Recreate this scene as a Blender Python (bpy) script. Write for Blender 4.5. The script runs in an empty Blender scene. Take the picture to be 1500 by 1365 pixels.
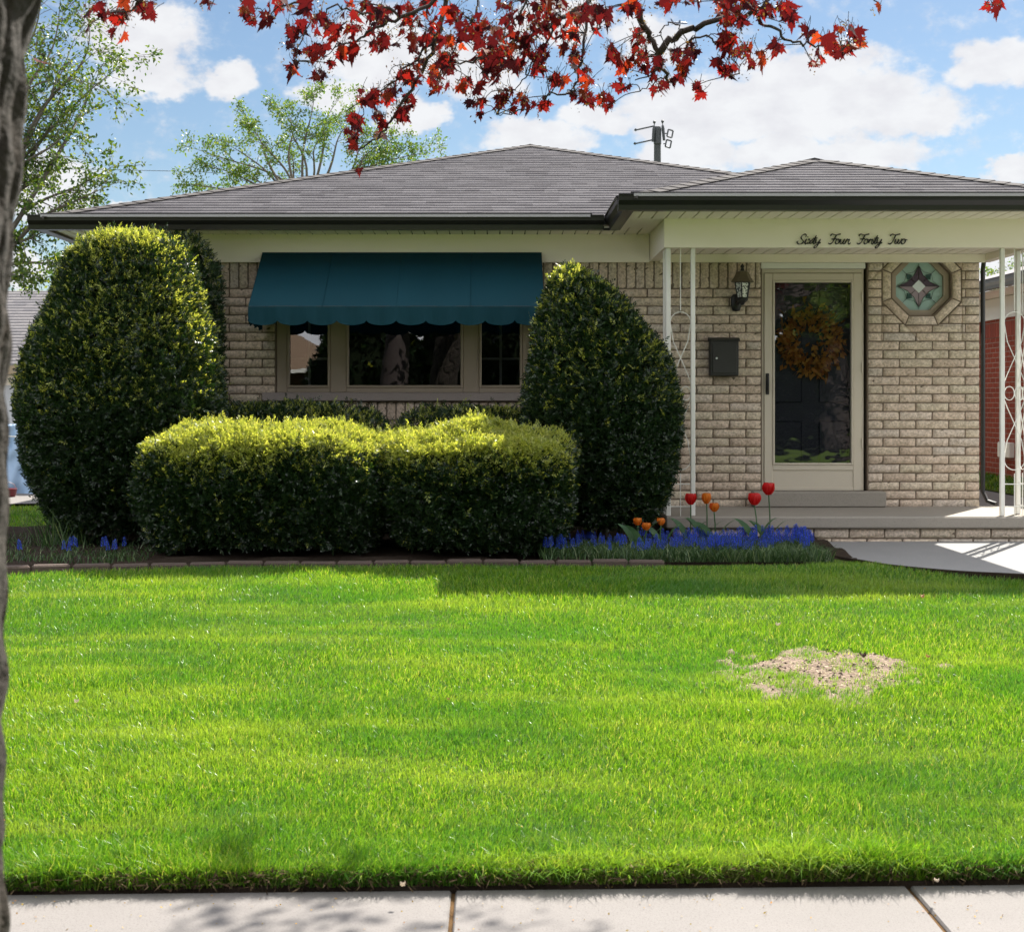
import bpy, math, random
import numpy as np
from mathutils import Vector, Matrix
R = math.radians
random.seed(7)
rng = np.random.default_rng(11)
scene = bpy.context.scene
C = scene.collection

# ------------------------------------------------------------------ camera
ZC, F, HX, HY = 1.62, 2133.0, 725.0, 590.0      # eye height, focal length in photo pixels, vanishing point
cam_d = bpy.data.cameras.new("camera")
cam = bpy.data.objects.new("camera", cam_d); C.objects.link(cam)
cam.location = (0, 0, ZC); cam.rotation_euler = (R(90), 0, 0)
cam_d.sensor_width = 36; cam_d.lens = 36*F/1500
cam_d.shift_x = (750-HX)/1500; cam_d.shift_y = -(682.5-HY)/1500
cam_d.clip_start = .05; cam_d.clip_end = 8000
cam_d.dof.use_dof = True; cam_d.dof.focus_distance = 11.5; cam_d.dof.aperture_fstop = 8
scene.camera = cam
# ------------------------------------------------------------------ light
SUN_EL, SUN_AZ = R(48), R(31.7)                 # behind the house, to the right
EXPOSURE = 1.65
SUN_STRENGTH, SKY_STRENGTH = 4.4, 0.05
sdir = Vector((math.sin(SUN_AZ)*math.cos(SUN_EL), math.cos(SUN_AZ)*math.cos(SUN_EL), math.sin(SUN_EL)))
sd = bpy.data.lights.new("sun", 'SUN'); sd.energy = SUN_STRENGTH; sd.angle = R(.5); sd.color = (1, .95, .86)
so = bpy.data.objects.new("sun", sd); C.objects.link(so)
so.rotation_euler = (-sdir).to_track_quat('-Z', 'Y').to_euler(); so.location = (10, 20, 30)
scene.view_settings.view_transform = 'Standard'; scene.view_settings.look = 'None'
scene.view_settings.gamma = 1; scene.view_settings.use_curve_mapping = False
scene.view_settings.exposure = EXPOSURE

def P(px, py, d): return Vector(((px-HX)/F*d, d, ZC-(py-HY)/F*d))

def make_world():
    w = bpy.data.worlds.new("World"); scene.world = w; w.use_nodes = True
    nt = w.node_tree; nt.nodes.clear(); N = nt.nodes.new; L = nt.links.new
    out = N('ShaderNodeOutputWorld'); bg = N('ShaderNodeBackground'); bg.inputs[1].default_value = SKY_STRENGTH
    L(bg.outputs[0], out.inputs[0])
    sky = N('ShaderNodeTexSky'); sky.sky_type = 'NISHITA'; sky.sun_disc = False
    sky.sun_elevation = SUN_EL; sky.sun_rotation = SUN_AZ; sky.air_density = 1.0; sky.dust_density = .3; sky.ozone_density = 2.0
    tc = N('ShaderNodeTexCoord'); dirv = tc.outputs['Generated']
    def math_(op, a, b=None, c=None, clamp=False):
        n = N('ShaderNodeMath'); n.operation = op; n.use_clamp = clamp
        for i, v in enumerate((a, b, c)):
            if v is None: continue
            if isinstance(v, (int, float)): n.inputs[i].default_value = v
            else: L(v, n.inputs[i])
        return n.outputs[0]
    def vm(op, a, b):
        n = N('ShaderNodeVectorMath'); n.operation = op
        for i, v in enumerate((a, b)):
            if v is None: continue
            if isinstance(v, (tuple, list, Vector)): n.inputs[i].default_value = tuple(v)
            else: L(v, n.inputs[i])
        return n
    def noise(vec, scale, detail, rough=.55, sc=None):
        n = N('ShaderNodeTexNoise'); n.inputs['Scale'].default_value = scale; n.inputs['Detail'].default_value = detail
        n.inputs['Roughness'].default_value = rough
        if sc: vec = vm('MULTIPLY', vec, sc).outputs[0]
        L(vec, n.inputs['Vector']); return n
    wn = noise(dirv, 26, 4, .6, (1, 1, 1.5))
    wo = vm('SUBTRACT', wn.outputs['Color'], (.5, .5, .5)).outputs[0]
    wv = vm('MULTIPLY', wo, (.05, .05, .034)).outputs[0]
    warped = vm('ADD', dirv, wv).outputs[0]
    clouds = [(205,55,95,62),(215,118,88,30),(332,116,54,30),(560,70,110,70),(610,175,52,32),(500,140,70,30),(700,95,95,60),(790,200,95,30),
              (880,165,60,26),(1010,160,120,55),(1190,120,130,60),(1190,160,230,58),(1330,170,110,36),(1010,225,90,42),(1250,228,140,34),
              (1130,225,80,30),(1470,95,75,40),(1490,250,50,26),(165,306,60,11),(60,280,90,60),(950,60,60,40),(820,30,90,30),(30,390,60,30),(1460,400,80,40)]
    m = None
    for (px, py, a, b) in clouds:
        v = Vector(((px-HX)/F, 1, (HY-py)/F)); v.normalize()
        s = vm('SUBTRACT', warped, v).outputs[0]
        s = vm('MULTIPLY', s, (F/a, F/a, F/b)).outputs[0]
        ln = vm('LENGTH', s, None).outputs['Value']
        m = ln if m is None else math_('SMOOTH_MIN', m, ln, .12)
    placed = math_('SUBTRACT', 1.04, m)                       # > 0 inside a cloud
    # unseen clouds added over the rest of the sky to fill the shaded front
    gen = noise(dirv, 3.2, 6, .6, (1, 1, 2.2))
    ahead = vm('DOT_PRODUCT', dirv, (0, .985, .17)).outputs['Value']
    away = math_('SUBTRACT', .8, ahead)
    away = math_('MULTIPLY', away, 4.0, clamp=True)
    g2 = math_('SUBTRACT', gen.outputs['Fac'], .42)
    g2 = math_('MULTIPLY', math_('MULTIPLY', g2, 3.0), away)
    fine = noise(dirv, 60, 6, .62, (1, 1, 1.4))
    fz = math_('MULTIPLY_ADD', fine.outputs['Fac'], .8, -.40)
    fld = math_('ADD', math_('MAXIMUM', placed, g2), fz)
    cov = N('ShaderNodeMapRange'); cov.interpolation_type = 'SMOOTHERSTEP'
    L(fld, cov.inputs[0]); cov.inputs[1].default_value = -.05; cov.inputs[2].default_value = .42
    cov.inputs[3].default_value = 0; cov.inputs[4].default_value = .93
    # body shading of the clouds: thicker parts a little greyer
    thick = N('ShaderNodeMapRange'); L(noise(dirv, 34, 4, .55, (1, 1, 1.8)).outputs['Fac'], thick.inputs[0])
    thick.inputs[1].default_value = .4; thick.inputs[2].default_value = .7
    cc = N('ShaderNodeMixRGB'); L(thick.outputs[0], cc.inputs[0])
    k = .30/SKY_STRENGTH
    cc.inputs[1].default_value = (k*1.0, k*1.0, k*1.01, 1); cc.inputs[2].default_value = (k*.88, k*.87, k*.90, 1)
    tint = N('ShaderNodeMixRGB'); tint.blend_type = 'MULTIPLY'; tint.inputs[0].default_value = 1
    L(sky.outputs[0], tint.inputs[1]); tint.inputs[2].default_value = (.68, .70, .70, 1)
    br = math_('MULTIPLY_ADD', away, 1.9, 1.0)               # unseen clouds brightened to throw fill light on the house front
    cb = vm('SCALE', cc.outputs[0], None); L(br, cb.inputs['Scale'])
    mx = N('ShaderNodeMixRGB'); L(cov.outputs[0], mx.inputs[0]); L(tint.outputs[0], mx.inputs[1]); L(cb.outputs[0], mx.inputs[2])
    L(mx.outputs[0], bg.inputs[0])
make_world()

# ------------------------------------------------------------------ helpers
def tag(o, label=None, cat=None, group=None, kind=None):
    if label: o['label'] = label
    if cat: o['category'] = cat
    if group: o['group'] = group
    if kind: o['kind'] = kind
    return o
def thing(name, loc, label, cat, group=None):
    o = bpy.data.objects.new(name, None); C.objects.link(o); o.location = loc
    o.empty_display_size = .1
    return tag(o, label, cat, group)
def root_loc(o):
    v = Vector((0, 0, 0))
    while o is not None: v = v + o.location; o = o.parent
    return v
def link_mesh(name, me, mats, parent=None, smooth=False):
    o = bpy.data.objects.new(name, me); C.objects.link(o)
    for m in (mats if isinstance(mats, (list, tuple)) else [mats]): me.materials.append(m)
    if parent is not None: o.parent = parent
    if smooth: me.polygons.foreach_set('use_smooth', [True]*len(me.polygons))
    return o
def copy_tree(o, parent=None):
    c = o.copy(); C.objects.link(c)
    if parent is not None: c.parent = parent
    for ch in list(o.children): copy_tree(ch, c)
    return c

class MB:
    def __init__(s): s.v = []; s.f = []; s.m = []
    def quad(s, pts, m=0):
        b = len(s.v); s.v += [tuple(p) for p in pts]; s.f.append(tuple(range(b, b+len(pts)))); s.m.append(m); return s
    def box(s, lo, hi, m=0, bev=0):
        (x0, y0, z0), (x1, y1, z1) = lo, hi
        if bev > 0:
            e = bev
            # chamfered box: 24 vertices
            import itertools
            V = {}; b = len(s.v)
            for i, (sx, sy, sz) in enumerate(itertools.product((0, 1), repeat=3)):
                cx, cy, cz = (x1 if sx else x0), (y1 if sy else y0), (z1 if sz else z0)
                ix, iy, iz = (-e if sx else e), (-e if sy else e), (-e if sz else e)
                for ax in range(3):
                    p = [cx+ix, cy+iy, cz+iz]; p[ax] = (cx, cy, cz)[ax]
                    V[(sx, sy, sz, ax)] = len(s.v); s.v.append(tuple(p))
            def F_(*k): s.f.append(tuple(V[x] for x in k)); s.m.append(m)
            for ax in range(3):
                o1, o2 = [a for a in range(3) if a != ax]
                for sg in (0, 1):
                    ks = []
                    for (a, c) in ((0, 0), (1, 0), (1, 1), (0, 1)):
                        t = [0, 0, 0]; t[ax] = sg; t[o1] = a; t[o2] = c; ks.append((*t, ax))
                    if (sg == 0) == (ax != 1): ks.reverse()
                    F_(*ks)
            for ax in range(3):           # edge chamfers along axis ax
                o1, o2 = [a for a in range(3) if a != ax]
                for a in (0, 1):
                    for c in (0, 1):
                        t0 = [0, 0, 0]; t0[o1] = a; t0[o2] = c; t1 = list(t0); t1[ax] = 1
                        F_((*t0, o1), (*t1, o1), (*t1, o2), (*t0, o2))
            for t in itertools.product((0, 1), repeat=3):
                F_((*t, 0), (*t, 1), (*t, 2))
            return s
        p = [(x0,y0,z0),(x1,y0,z0),(x1,y1,z0),(x0,y1,z0),(x0,y0,z1),(x1,y0,z1),(x1,y1,z1),(x0,y1,z1)]
        b = len(s.v); s.v += p
        for q in ((0,3,2,1),(4,5,6,7),(0,1,5,4),(1,2,6,5),(2,3,7,6),(3,0,4,7)):
            s.f.append(tuple(b+i for i in q)); s.m.append(m)
        return s
    def tube(s, pts, rad, n=8, m=0, cap=True):
        pts = [Vector(p) for p in pts]
        if not isinstance(rad, (list, tuple)): rad = [rad]*len(pts)
        t0 = (pts[1]-pts[0]).normalized(); up = Vector((0, 0, 1)) if abs(t0.z) < .9 else Vector((1, 0, 0))
        u = t0.cross(up).normalized(); b = len(s.v)
        for i, p in enumerate(pts):
            t = (pts[min(i+1, len(pts)-1)]-pts[max(i-1, 0)])
            t = t.normalized() if t.length > 1e-9 else t0
            u = (u - t*u.dot(t)); u = u.normalized() if u.length > 1e-6 else t.orthogonal().normalized()
            w = t.cross(u)
            for k in range(n):
                a = 2*math.pi*k/n
                s.v.append(tuple(p+(u*math.cos(a)+w*math.sin(a))*rad[i]))
        for i in range(len(pts)-1):
            for k in range(n):
                s.f.append((b+i*n+k, b+i*n+(k+1) % n, b+(i+1)*n+(k+1) % n, b+(i+1)*n+k)); s.m.append(m)
        if cap:
            s.f.append(tuple(b+k for k in reversed(range(n)))); s.m.append(m)
            e = b+(len(pts)-1)*n; s.f.append(tuple(e+k for k in range(n))); s.m.append(m)
        return s
    def lathe(s, prof, c=(0, 0, 0), n=20, m=0, sx=1, sy=1):
        b = len(s.v)
        for (r, z) in prof:
            for k in range(n):
                a = 2*math.pi*k/n; s.v.append((c[0]+r*math.cos(a)*sx, c[1]+r*math.sin(a)*sy, c[2]+z))
        for i in range(len(prof)-1):
            for k in range(n):
                s.f.append((b+i*n+k, b+i*n+(k+1) % n, b+(i+1)*n+(k+1) % n, b+(i+1)*n+k)); s.m.append(m)
        s.f.append(tuple(b+k for k in reversed(range(n)))); s.m.append(m)
        e = b+(len(prof)-1)*n; s.f.append(tuple(e+k for k in range(n))); s.m.append(m)
        return s
    def prism(s, poly, axis, a0, a1, m=0):
        """poly: 2-D outline in the two other axes, extruded along axis from a0 to a1"""
        def mk(p, a):
            q = [p[0], p[1]]; q.insert(axis, a); return tuple(q)
        b = len(s.v); n = len(poly)
        s.v += [mk(p, a0) for p in poly]+[mk(p, a1) for p in poly]
        s.f.append(tuple(b+i for i in range(n))); s.m.append(m)
        s.f.append(tuple(b+n+i for i in reversed(range(n)))); s.m.append(m)
        for i in range(n):
            j = (i+1) % n; s.f.append((b+i, b+n+i, b+n+j, b+j)); s.m.append(m)
        return s
    def build(s, name, mats, parent=None, smooth=False, label=None):
        o0 = root_loc(parent)
        me = bpy.data.meshes.new(name)
        me.from_pydata([(x-o0.x, y-o0.y, z-o0.z) for x, y, z in s.v], [], s.f)
        import bmesh
        bm = bmesh.new(); bm.from_mesh(me); bmesh.ops.recalc_face_normals(bm, faces=bm.faces); bm.to_mesh(me); bm.free()
        o = link_mesh(name, me, mats, parent, smooth)
        if any(s.m): me.polygons.foreach_set('material_index', s.m)
        if label: o['label'] = label
        return o

def np_mesh(name, V, faces, mats, parent=None, mi=None, smooth=False):
    """V (N,3); faces: list of (M,k) int arrays"""
    o0 = np.array(root_loc(parent)); V = np.asarray(V, float)-o0
    me = bpy.data.meshes.new(name)
    me.vertices.add(len(V)); me.vertices.foreach_set('co', V.astype(np.float32).ravel())
    fl = [np.asarray(f, np.int32) for f in faces if len(f)]
    tot = np.concatenate([np.full(len(f), f.shape[1], np.int32) for f in fl])
    idx = np.concatenate([f.ravel() for f in fl])
    st = np.concatenate([[0], np.cumsum(tot)[:-1]]).astype(np.int32)
    me.loops.add(len(idx)); me.loops.foreach_set('vertex_index', idx)
    me.polygons.add(len(tot)); me.polygons.foreach_set('loop_start', st)
    if mi is not None: me.polygons.foreach_set('material_index', np.asarray(mi, np.int32))
    if smooth: me.polygons.foreach_set('use_smooth', np.ones(len(tot), bool))
    me.update(calc_edges=True); me.validate()
    return link_mesh(name, me, mats, parent)

def catmull(pts, k=5):
    pts = [Vector(p) for p in pts]; out = []
    for i in range(len(pts)-1):
        p0 = pts[max(i-1, 0)]; p1 = pts[i]; p2 = pts[i+1]; p3 = pts[min(i+2, len(pts)-1)]
        for j in range(k):
            t = j/k
            out.append(.5*((2*p1)+(p2-p0)*t+(2*p0-5*p1+4*p2-p3)*t*t+(3*p1-p0-3*p2+p3)*t**3))
    out.append(pts[-1]); return out

# ------------------------------------------------------------------ materials
class Mat:
    def __init__(s, name):
        s.m = bpy.data.materials.new(name); s.m.use_nodes = True
        s.nt = s.m.node_tree; s.N = s.nt.nodes.new; s.L = s.nt.links.new
        s.b = s.nt.nodes['Principled BSDF']; s.out = s.nt.nodes['Material Output']
        s.tc = None
    def coord(s, kind='Object'):
        if s.tc is None: s.tc = s.N('ShaderNodeTexCoord')
        return s.tc.outputs[kind]
    def pos(s): return s.N('ShaderNodeNewGeometry').outputs['Position']
    def noise(s, scale, detail=5, rough=.55, vec=None, sc=None):
        v = vec if vec is not None else s.coord()
        if sc:
            m = s.N('ShaderNodeMapping'); m.inputs['Scale'].default_value = sc; s.L(v, m.inputs[0]); v = m.outputs[0]
        n = s.N('ShaderNodeTexNoise'); n.inputs['Scale'].default_value = scale; n.inputs['Detail'].default_value = detail
        n.inputs['Roughness'].default_value = rough; s.L(v, n.inputs['Vector']); return n.outputs['Fac']
    def ramp(s, fac, stops):
        r = s.N('ShaderNodeValToRGB'); s.L(fac, r.inputs[0]); e = r.color_ramp.elements
        while len(e) < len(stops): e.new(.5)
        for el, (p, c) in zip(e, stops):
            el.position = p; el.color = (*c, 1) if len(c) == 3 else c
        return r.outputs[0]
    def mix(s, fac, a, b, mode='MIX'):
        n = s.N('ShaderNodeMixRGB'); n.blend_type = mode
        for i, v in enumerate((fac, a, b)):
            if isinstance(v, (int, float)): n.inputs[i].default_value = v if i == 0 else (v, v, v, 1)
            elif isinstance(v, tuple): n.inputs[i].default_value = (*v, 1)
            else: s.L(v, n.inputs[i])
        return n.outputs[0]
    def math(s, op, a, b=None, clamp=False):
        n = s.N('ShaderNodeMath'); n.operation = op; n.use_clamp = clamp
        for i, v in enumerate((a, b)):
            if v is None: continue
            if isinstance(v, (int, float)): n.inputs[i].default_value = v
            else: s.L(v, n.inputs[i])
        return n.outputs[0]
    def island(s): return s.N('ShaderNodeNewGeometry').outputs['Random Per Island']
    def color(s, c):
        if isinstance(c, tuple): s.b.inputs['Base Color'].default_value = (*c, 1)
        else: s.L(c, s.b.inputs['Base Color'])
        return s
    def bump(s, h, strength=.3, dist=.01):
        n = s.N('ShaderNodeBump'); n.inputs['Strength'].default_value = strength; n.inputs['Distance'].default_value = dist
        s.L(h, n.inputs['Height']); s.L(n.outputs[0], s.b.inputs['Normal']); return n.outputs[0]
    def set(s, rough=.6, metal=0, spec=.5):
        s.b.inputs['Roughness'].default_value = rough; s.b.inputs['Metallic'].default_value = metal
        s.b.inputs['Specular IOR Level'].default_value = spec; return s
    def translucent(s, col, fac):
        t = s.N('ShaderNodeBsdfTranslucent')
        if isinstance(col, tuple): t.inputs[0].default_value = (*col, 1)
        else: s.L(col, t.inputs[0])
        mx = s.N('ShaderNodeMixShader'); mx.inputs[0].default_value = fac
        s.L(s.b.outputs[0], mx.inputs[1]); s.L(t.outputs[0], mx.inputs[2]); s.L(mx.outputs[0], s.out.inputs[0]); return s

def simple(name, c1, c2, scale=8, rough=.6, bump=.15, bscale=60, metal=0, spec=.4, dist=.004):
    m = Mat(name); m.color(m.mix(m.noise(scale, 6), c1, c2)); m.set(rough, metal, spec)
    if bump: m.bump(m.noise(bscale, 5), bump, dist)
    return m.m

def leafmat(name, stops, trans, tcol, rough=.45, spec=.35, patch=None):
    """colour per leaf from stops; tcol multiplies for the light that comes through"""
    m = Mat(name); col = m.ramp(m.island(), stops)
    if patch:
        sc, ca, amt = patch
        f = m.ramp(m.noise(sc, 3, .6), [(.38, (0, 0, 0)), (.62, (amt, amt, amt))]); col = m.mix(f, col, ca)
    m.color(col); m.set(rough, 0, spec)
    m.translucent(m.mix(1.0, col, tcol, 'MULTIPLY'), trans); return m.m

M = {}
M['cream'] = simple('cream_paint', (.93, .85, .76), (.89, .81, .71), 3, .45, .05, 40)
M['white'] = simple('white_paint', (.78, .78, .74), (.70, .70, .66), 5, .4, .05, 60)
M['ironwhite'] = simple('white_iron_paint', (.80, .79, .74), (.70, .68, .62), 14, .4, .1, 120)
M['gutter'] = simple('dark_brown_gutter', (.0085, .008, .009), (.013, .012, .012), 3, .35, .03, 30, 0, .5)
M['taupe'] = simple('taupe_frame', (.40, .325, .25), (.36, .29, .22), 4, .5, .04, 60)
M['doorframe'] = simple('beige_door_frame', (.58, .515, .42), (.53, .47, .38), 4, .42, .03, 60)
M['black'] = simple('black_paint', (.012, .012, .013), (.02, .02, .02), 20, .38, .1, 90)
M['mailbox'] = simple('dark_grey_metal', (.022, .022, .02), (.034, .033, .03), 12, .5, .06, 90)
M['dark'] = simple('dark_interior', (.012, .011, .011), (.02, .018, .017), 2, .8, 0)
M['innerdoor'] = simple('navy_door', (.02, .021, .035), (.028, .028, .045), 3, .5, .05, 30)
M['curtain'] = simple('muntin_grey', (.3, .3, .3), (.26, .26, .26), 3, .7, 0)
M['nickel'] = simple('nickel', (.7, .7, .68), (.6, .6, .6), 9, .3, 0, 10, .8)

def concrete(name, c1, c2, c3, sp=140):
    m = Mat(name)
    a = m.mix(m.noise(2.2, 7, .65), c1, c2)
    spk = m.ramp(m.noise(sp, 3, .7), [(.36, (1, 1, 1)), (.46, (0, 0, 0))])
    a = m.mix(m.math('MULTIPLY', spk, .55), a, c3)
    st = m.ramp(m.noise(.9, 5, .6), [(.45, (0, 0, 0)), (.7, (.5, .5, .5))])
    a = m.mix(st, a, c2); m.color(a); m.set(.85, 0, .25)
    h = m.mix(.5, m.noise(sp*.8, 6, .7), m.noise(20, 6))
    m.bump(h, .45, .006); return m.m
M['sidewalk'] = concrete('sidewalk_concrete', (.205, .19, .182), (.155, .144, .137), (.075, .066, .06))
M['path'] = concrete('path_concrete', (.25, .245, .24), (.20, .20, .197), (.13, .125, .12), 110)
M['slab'] = concrete('porch_concrete', (.32, .29, .25), (.26, .235, .20), (.17, .15, .13), 120)
M['sill'] = concrete('stone_sill', (.36, .31, .28), (.3, .26, .24), (.2, .17, .15), 120)

m = Mat('tan_brick')
t = m.ramp(m.island(), [(0, (.66, .53, .42)), (.3, (.76, .62, .50)), (.6, (.70, .61, .47)), (.8, (.80, .66, .54)), (1, (.66, .585, .51))])
t = m.mix(m.ramp(m.noise(38, 7, .7), [(.34, (.55, .55, .55)), (.5, (0, 0, 0))]), t, (.42, .32, .22))
t = m.mix(m.ramp(m.noise(70, 4, .6), [(.58, (0, 0, 0)), (.72, (.7, .7, .7))]), t, (.82, .75, .63))
t = m.mix(1.0, t, m.ramp(m.noise(48, 4, .65), [(.34, (.66, .64, .61)), (.62, (1.12, 1.12, 1.12))]), 'MULTIPLY')
m.color(t); m.set(.9, 0, .2); m.bump(m.mix(.4, m.noise(42, 8, .75), m.noise(110, 5, .7)), 1.0, .02); M['brick'] = m.m
M['mortar'] = simple('brown_mortar', (.20, .155, .115), (.14, .108, .08), 20, .95, .5, 120)

def bricktex(name, c1, c2, mortar, bw, bh, axis, msize=.012):
    m = Mat(name); mp = m.N('ShaderNodeMapping'); m.L(m.pos(), mp.inputs[0])
    if axis == 'x': mp.inputs['Rotation'].default_value = (R(90), 0, 0) # placeholder, replaced below
    sx = m.N('ShaderNodeSeparateXYZ'); m.L(m.pos(), sx.inputs[0]); cb = m.N('ShaderNodeCombineXYZ')
    m.L(sx.outputs['Y' if axis == 'x' else 'X'], cb.inputs[0]); m.L(sx.outputs['Z'], cb.inputs[1])
    bt = m.N('ShaderNodeTexBrick'); m.L(cb.outputs[0], bt.inputs['Vector']); bt.inputs['Scale'].default_value = 1
    bt.inputs['Brick Width'].default_value = bw; bt.inputs['Row Height'].default_value = bh; bt.inputs['Mortar Size'].default_value = msize/2
    bt.inputs['Color1'].default_value = (*c1, 1); bt.inputs['Color2'].default_value = (*c2, 1); bt.inputs['Mortar'].default_value = (*mortar, 1)
    bt.inputs['Mortar Smooth'].default_value = .2
    col = m.mix(m.ramp(m.noise(25, 6, .7), [(.35, (.45, .45, .45)), (.6, (0, 0, 0))]), bt.outputs[0], tuple(x*.5 for x in c1))
    m.color(col); m.set(.9, 0, .2)
    h = m.math('ADD', m.math('MULTIPLY', bt.outputs['Fac'], -1.0), m.math('MULTIPLY', m.noise(80, 5), .4)); m.bump(h, .7, .008); return m.m
M['redbrick'] = bricktex('red_brick', (.30, .062, .036), (.24, .05, .03), (.33, .25, .21), .21, .0675, 'x')
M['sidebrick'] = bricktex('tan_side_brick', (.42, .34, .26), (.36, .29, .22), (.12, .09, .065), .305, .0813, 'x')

def shingle(name, c1, c2, c3):
    m = Mat(name); t = m.ramp(m.island(), [(0, c1), (.5, c2), (1, c3)])
    sx = m.N('ShaderNodeSeparateXYZ'); m.L(m.pos(), sx.inputs[0])
    t = m.mix(m.ramp(m.noise(1.1, 5, .6), [(.4, (0, 0, 0)), (.7, (.4, .4, .4))]), t, c3)
    t = m.mix(m.ramp(m.noise(160, 3, .7), [(.4, (.55, .55, .55)), (.6, (0, 0, 0))]), t, tuple(x*.45 for x in c1))
    m.color(t); m.set(.92, 0, .2); m.bump(m.noise(220, 4, .7), .5, .004); return m.m
M['shingle'] = shingle('roof_shingle', (.095, .088, .095), (.125, .118, .126), (.165, .155, .164))
M['capshingle'] = shingle('cap_shingle', (.055, .05, .05), (.075, .068, .068), (.09, .082, .08))
M['greyshingle'] = shingle('grey_shingle', (.20, .19, .20), (.25, .235, .24), (.29, .27, .27))

m = Mat('teal_canvas'); t = m.mix(m.noise(2.5, 5, .6), (.0012, .034, .050), (.002, .046, .066)); m.color(t); m.set(.75, 0, .25)
w_ = m.N('ShaderNodeTexWave'); w_.inputs['Scale'].default_value = 160; m.L(m.coord(), w_.inputs[0])
m.bump(w_.outputs[1], .12, .002); m.translucent((.002, .05, .09), .18); M['awning'] = m.m

def glass(name, refl, tint, wav, scale):
    m = Mat(name); nt = m.nt; nt.nodes.remove(m.b)
    g = m.N('ShaderNodeBsdfGlossy'); g.inputs['Roughness'].default_value = .0; g.inputs[0].default_value = (.95, .97, 1, 1)
    tr = m.N('ShaderNodeBsdfTransparent'); tr.inputs[0].default_value = (*tint, 1)
    if wav:
        bp = m.N('ShaderNodeBump'); bp.inputs['Strength'].default_value = wav; bp.inputs['Distance'].default_value = .01
        m.L(m.noise(scale, 2, .4, sc=(1, 1, 1.6)), bp.inputs['Height']); m.L(bp.outputs[0], g.inputs['Normal'])
    lw = m.N('ShaderNodeFresnel'); lw.inputs[0].default_value = 1.5
    f = m.math('MULTIPLY_ADD', lw.outputs[0], 1.6); f.node.inputs[2].default_value = refl
    mx = m.N('ShaderNodeMixShader'); m.L(f, mx.inputs[0]); m.L(tr.outputs[0], mx.inputs[1]); m.L(g.outputs[0], mx.inputs[2])
    m.L(mx.outputs[0], m.out.inputs[0]); return m.m
M['glass'] = glass('window_glass', .055, (.55, .57, .57), .02, 3)
M['doorglass'] = glass('storm_door_glass', .075, (.80, .82, .84), .16, 5)

m = Mat('ground_soil_grass')
g_ = m.mix(m.noise(1.7, 6, .6), (.05, .105, .010), (.075, .12, .018)); g_ = m.mix(m.ramp(m.noise(40, 5, .7), [(.45, (0, 0, 0)), (.65, (.8, .8, .8))]), g_, (.07, .05, .028))
m.color(g_); m.set(.95, 0, .1); m.bump(m.noise(60, 6, .7), .6, .02); M['ground'] = m.m
m = Mat('bare_soil'); s_ = m.mix(m.noise(9, 7, .7), (.026, .018, .013), (.052, .038, .027)); m.color(s_); m.set(.97, 0, .1)
m.bump(m.noise(45, 7, .7), .9, .03); M['soil'] = m.m
m = Mat('dry_earth'); s_ = m.mix(m.noise(14, 8, .75), (.37, .285, .225), (.17, .12, .09)); s_ = m.mix(m.ramp(m.noise(60, 4, .7), [(.3, (.8, .8, .8)), (.42, (0, 0, 0))]), s_, (.06, .04, .03))
m.color(s_); m.set(.97, 0, .1); m.bump(m.noise(70, 7, .75), .9, .02); M['dryearth'] = m.m
M['asphalt'] = simple('asphalt', (.05, .05, .052), (.065, .064, .063), 5, .9, .5, 150)

# grass: patches of hue over the lawn plus a colour per blade
m = Mat('grass_blade')
isl = m.island()
c_ = m.ramp(isl, [(0, (.030, .100, .008)), (.35, (.080, .215, .012)), (.7, (.150, .315, .018)), (.92, (.27, .41, .045)), (1, (.46, .44, .17))])
c_ = m.mix(m.ramp(m.noise(.75, 4, .6, vec=m.pos()), [(.46, (0, 0, 0)), (.62, (.75, .75, .75))]), c_, (.055, .19, .022))
c_ = m.mix(m.ramp(m.noise(1.6, 5, .6, vec=m.pos(), sc=(.35, 2.2, 1)), [(.50, (0, 0, 0)), (.66, (.7, .7, .7))]), c_, (.26, .38, .055))
m.color(c_); m.set(.36, 0, .6); m.translucent(m.mix(1.0, c_, (1.4, 1.25, .6), 'MULTIPLY'), .5); M['grass'] = m.m
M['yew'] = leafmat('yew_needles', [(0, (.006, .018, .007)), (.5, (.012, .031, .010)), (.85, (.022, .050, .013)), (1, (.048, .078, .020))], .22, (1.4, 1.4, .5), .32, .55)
M['yewtip'] = leafmat('yew_new_growth_sunlit', [(0, (.19, .245, .045)), (.6, (.32, .36, .085)), (1, (.47, .48, .15))], .5, (1.35, 1.25, .5), .38, .5)  # new growth, brightened further to paint the sun on the tops
M['bark'] = simple('grey_brown_bark', (.06, .045, .034), (.13, .10, .08), 14, .95, 1.0, 30, dist=.03)
M['twig'] = simple('dark_twig', (.035, .026, .026), (.06, .045, .04), 20, .85, .5, 60)
M['greybark'] = simple('grey_bark', (.10, .085, .07), (.15, .13, .11), 9, .9, .6, 40, dist=.02)
M['red'] = leafmat('red_maple_leaf', [(0, (.022, .005, .009)), (.5, (.050, .007, .011)), (.82, (.105, .011, .011)), (1, (.16, .045, .014))], .50, (2.7, 1.1, .7), .65, .12)
M['blossom'] = leafmat('maple_blossom', [(0, (.03, .02, .02)), (.5, (.12, .05, .025)), (1, (.22, .16, .03))], .3, (1.3, 1.2, .8))
M['leafA'] = leafmat('spring_leaf', [(0, (.055, .11, .022)), (.5, (.10, .165, .028)), (1, (.20, .25, .04))], .5, (1.5, 1.45, .6))
M['leafL'] = leafmat('spring_leaf_dark', [(0, (.030, .070, .018)), (.5, (.055, .105, .020)), (1, (.16, .20, .03))], .42, (1.5, 1.45, .6))
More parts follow.
